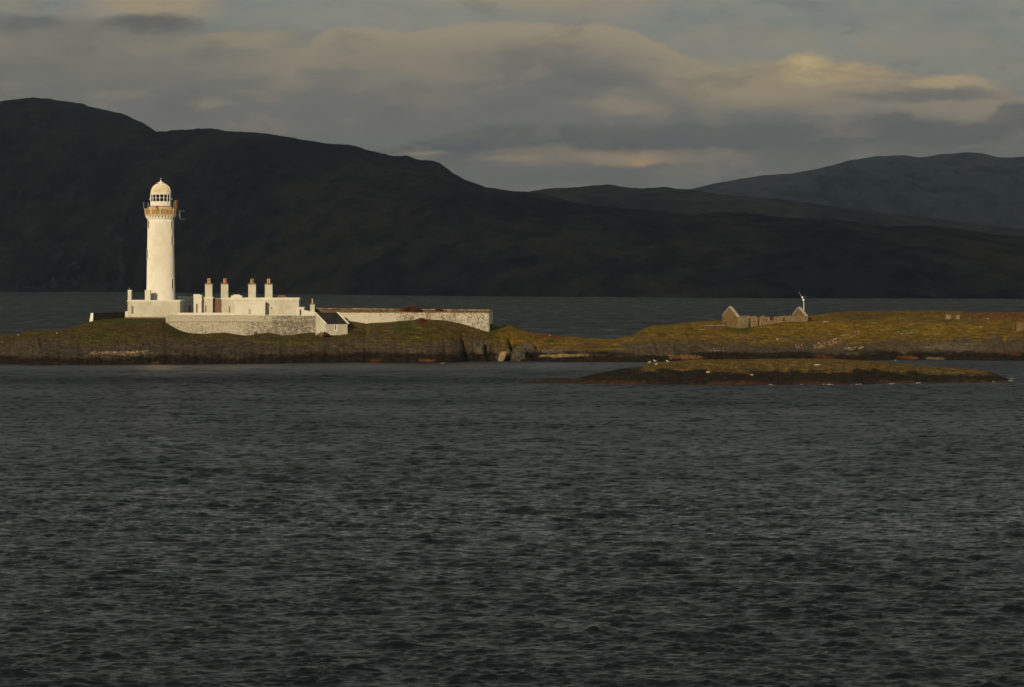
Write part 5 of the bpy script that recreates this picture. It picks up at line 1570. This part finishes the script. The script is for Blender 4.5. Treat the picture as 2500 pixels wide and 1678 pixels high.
# ------------------------------------------------------------------ birds on the skerry
def bird(name, px, py, land, label, cat, length, upright, face, m_body, m_wing, beak):
    p = hit(land, px, py)
    o = empty(name, p, label, cat, None)
    L_ = length
    # spine from tail to beak root: position (forward, up) and radius
    if upright:
        sp = [(-.42, .18, .01), (-.30, .26, .05), (-.12, .36, .11), (.0, .52, .13), (.06, .68, .10), (.08, .82, .055), (.07, .93, .045), (.12, 1.0, .055), (.19, 1.0, .03)]
    else:
        sp = [(-.52, .36, .01), (-.38, .37, .05), (-.2, .38, .11), (.0, .38, .15), (.16, .42, .13), (.26, .52, .08), (.31, .61, .075), (.37, .64, .07), (.43, .63, .03)]
    bm = bmesh.new(); rings = []
    seg = 10
    for i, (f, h, r_) in enumerate(sp):
        a = sp[max(0, i - 1)]; b = sp[min(len(sp) - 1, i + 1)]
        t_ = Vector((b[0] - a[0], 0, b[1] - a[1])).normalized(); n_ = Vector((-t_.z, 0, t_.x))
        rings.append([bm.verts.new((Vector((f, 0, h)) + n_ * r_ * math.cos(2 * PI * k_ / seg) + Vector((0, 1, 0)) * r_ * .85 * math.sin(2 * PI * k_ / seg)) * L_) for k_ in range(seg)])
    for A_, B_ in zip(rings[:-1], rings[1:]):
        for k_ in range(seg): bm.faces.new((A_[k_], A_[(k_ + 1) % seg], B_[(k_ + 1) % seg], B_[k_]))
    bm.faces.new(rings[0][::-1]); bm.faces.new(rings[-1])
    rot = Matrix.Rotation(face, 4, 'Z')
    def fin(bm, nm, mt, sm=True):
        bmesh.ops.transform(bm, matrix=rot, verts=bm.verts)
        bmesh.ops.recalc_face_normals(bm, faces=bm.faces)
        c = link(nm, bm, mt, None, sm); c.parent = o; return c
    fin(bm, 'body', m_body)
    bm = bmesh.new(); e = sp[-1]
    tube(bm, Vector((e[0], 0, e[1])) * L_, Vector((e[0] + .14, 0, e[1] - .02)) * L_, .022 * L_, 6, .006 * L_)
    fin(bm, 'beak', beak)
    for s in (-1, 1):
        bm = bmesh.new()
        if upright: a_, b_, c_ = Vector((.06, s * .105, .66)), Vector((-.10, s * .135, .40)), Vector((-.30, s * .05, .24))
        else: a_, b_, c_ = Vector((.16, s * .115, .46)), Vector((-.1, s * .15, .42)), Vector((-.56, s * .03, .38))
        tube(bm, a_ * L_, b_ * L_, .04 * L_, 6, .075 * L_); tube(bm, b_ * L_, c_ * L_, .074 * L_, 6, .012 * L_)
        fin(bm, 'wing', m_wing)
        bm = bmesh.new(); tube(bm, Vector((.0, s * .05, .30)) * L_, Vector((.02, s * .06, 0)) * L_, .014 * L_, 5)
        fin(bm, 'leg', beak)
for i, (px, py, fa, lab) in enumerate(((1599, 884.4, PI * .9, 'white gull on the skerry crest, right of its close neighbour'), (1584.6, 887.4, 0.2, 'white gull on the skerry crest, left of its neighbour'),
                                    (1630, 886.4, PI, 'white gull standing a little right of the crest pair'), (1602, 894.4, .4, 'white gull lower down, below the crest pair'))):
    bird('gull', px, py + 1, SKE, lab, 'gull', .62, False, fa, M_GULL, M_GULLG, M_POT2)
for i, (px, py, fa, lab) in enumerate(((2391, 906, PI, 'tall black cormorant upright at the right end of the skerry'), (2325, 899.5, 0, 'black cormorant left of the others on the skerry ridge'), (2415, 909.5, .3, 'black cormorant lowest and rightmost on the skerry end'))):
    bird('cormorant', px, py, SKE, lab, 'cormorant', .62, True, fa, M_CORM, M_CORM, M_BLACK)

# ------------------------------------------------------------------ the air over the sound
bm = bmesh.new(); box(bm, -9000, 9000, -500, 15500, -4.0, 620)
m, t, b = new_mat('haze_air')
t.n.remove(b)
pv = t.node('ShaderNodeVolumePrincipled')
pv.inputs['Color'].default_value = rgb(.58, .80, 1.0)
pv.inputs['Density'].default_value = 4.6e-5
pv.inputs['Anisotropy'].default_value = 0.6
t.l.new(pv.outputs[0], t.n['Material Output'].inputs['Volume'])
tag(link('haze', bm, m), kind='stuff')
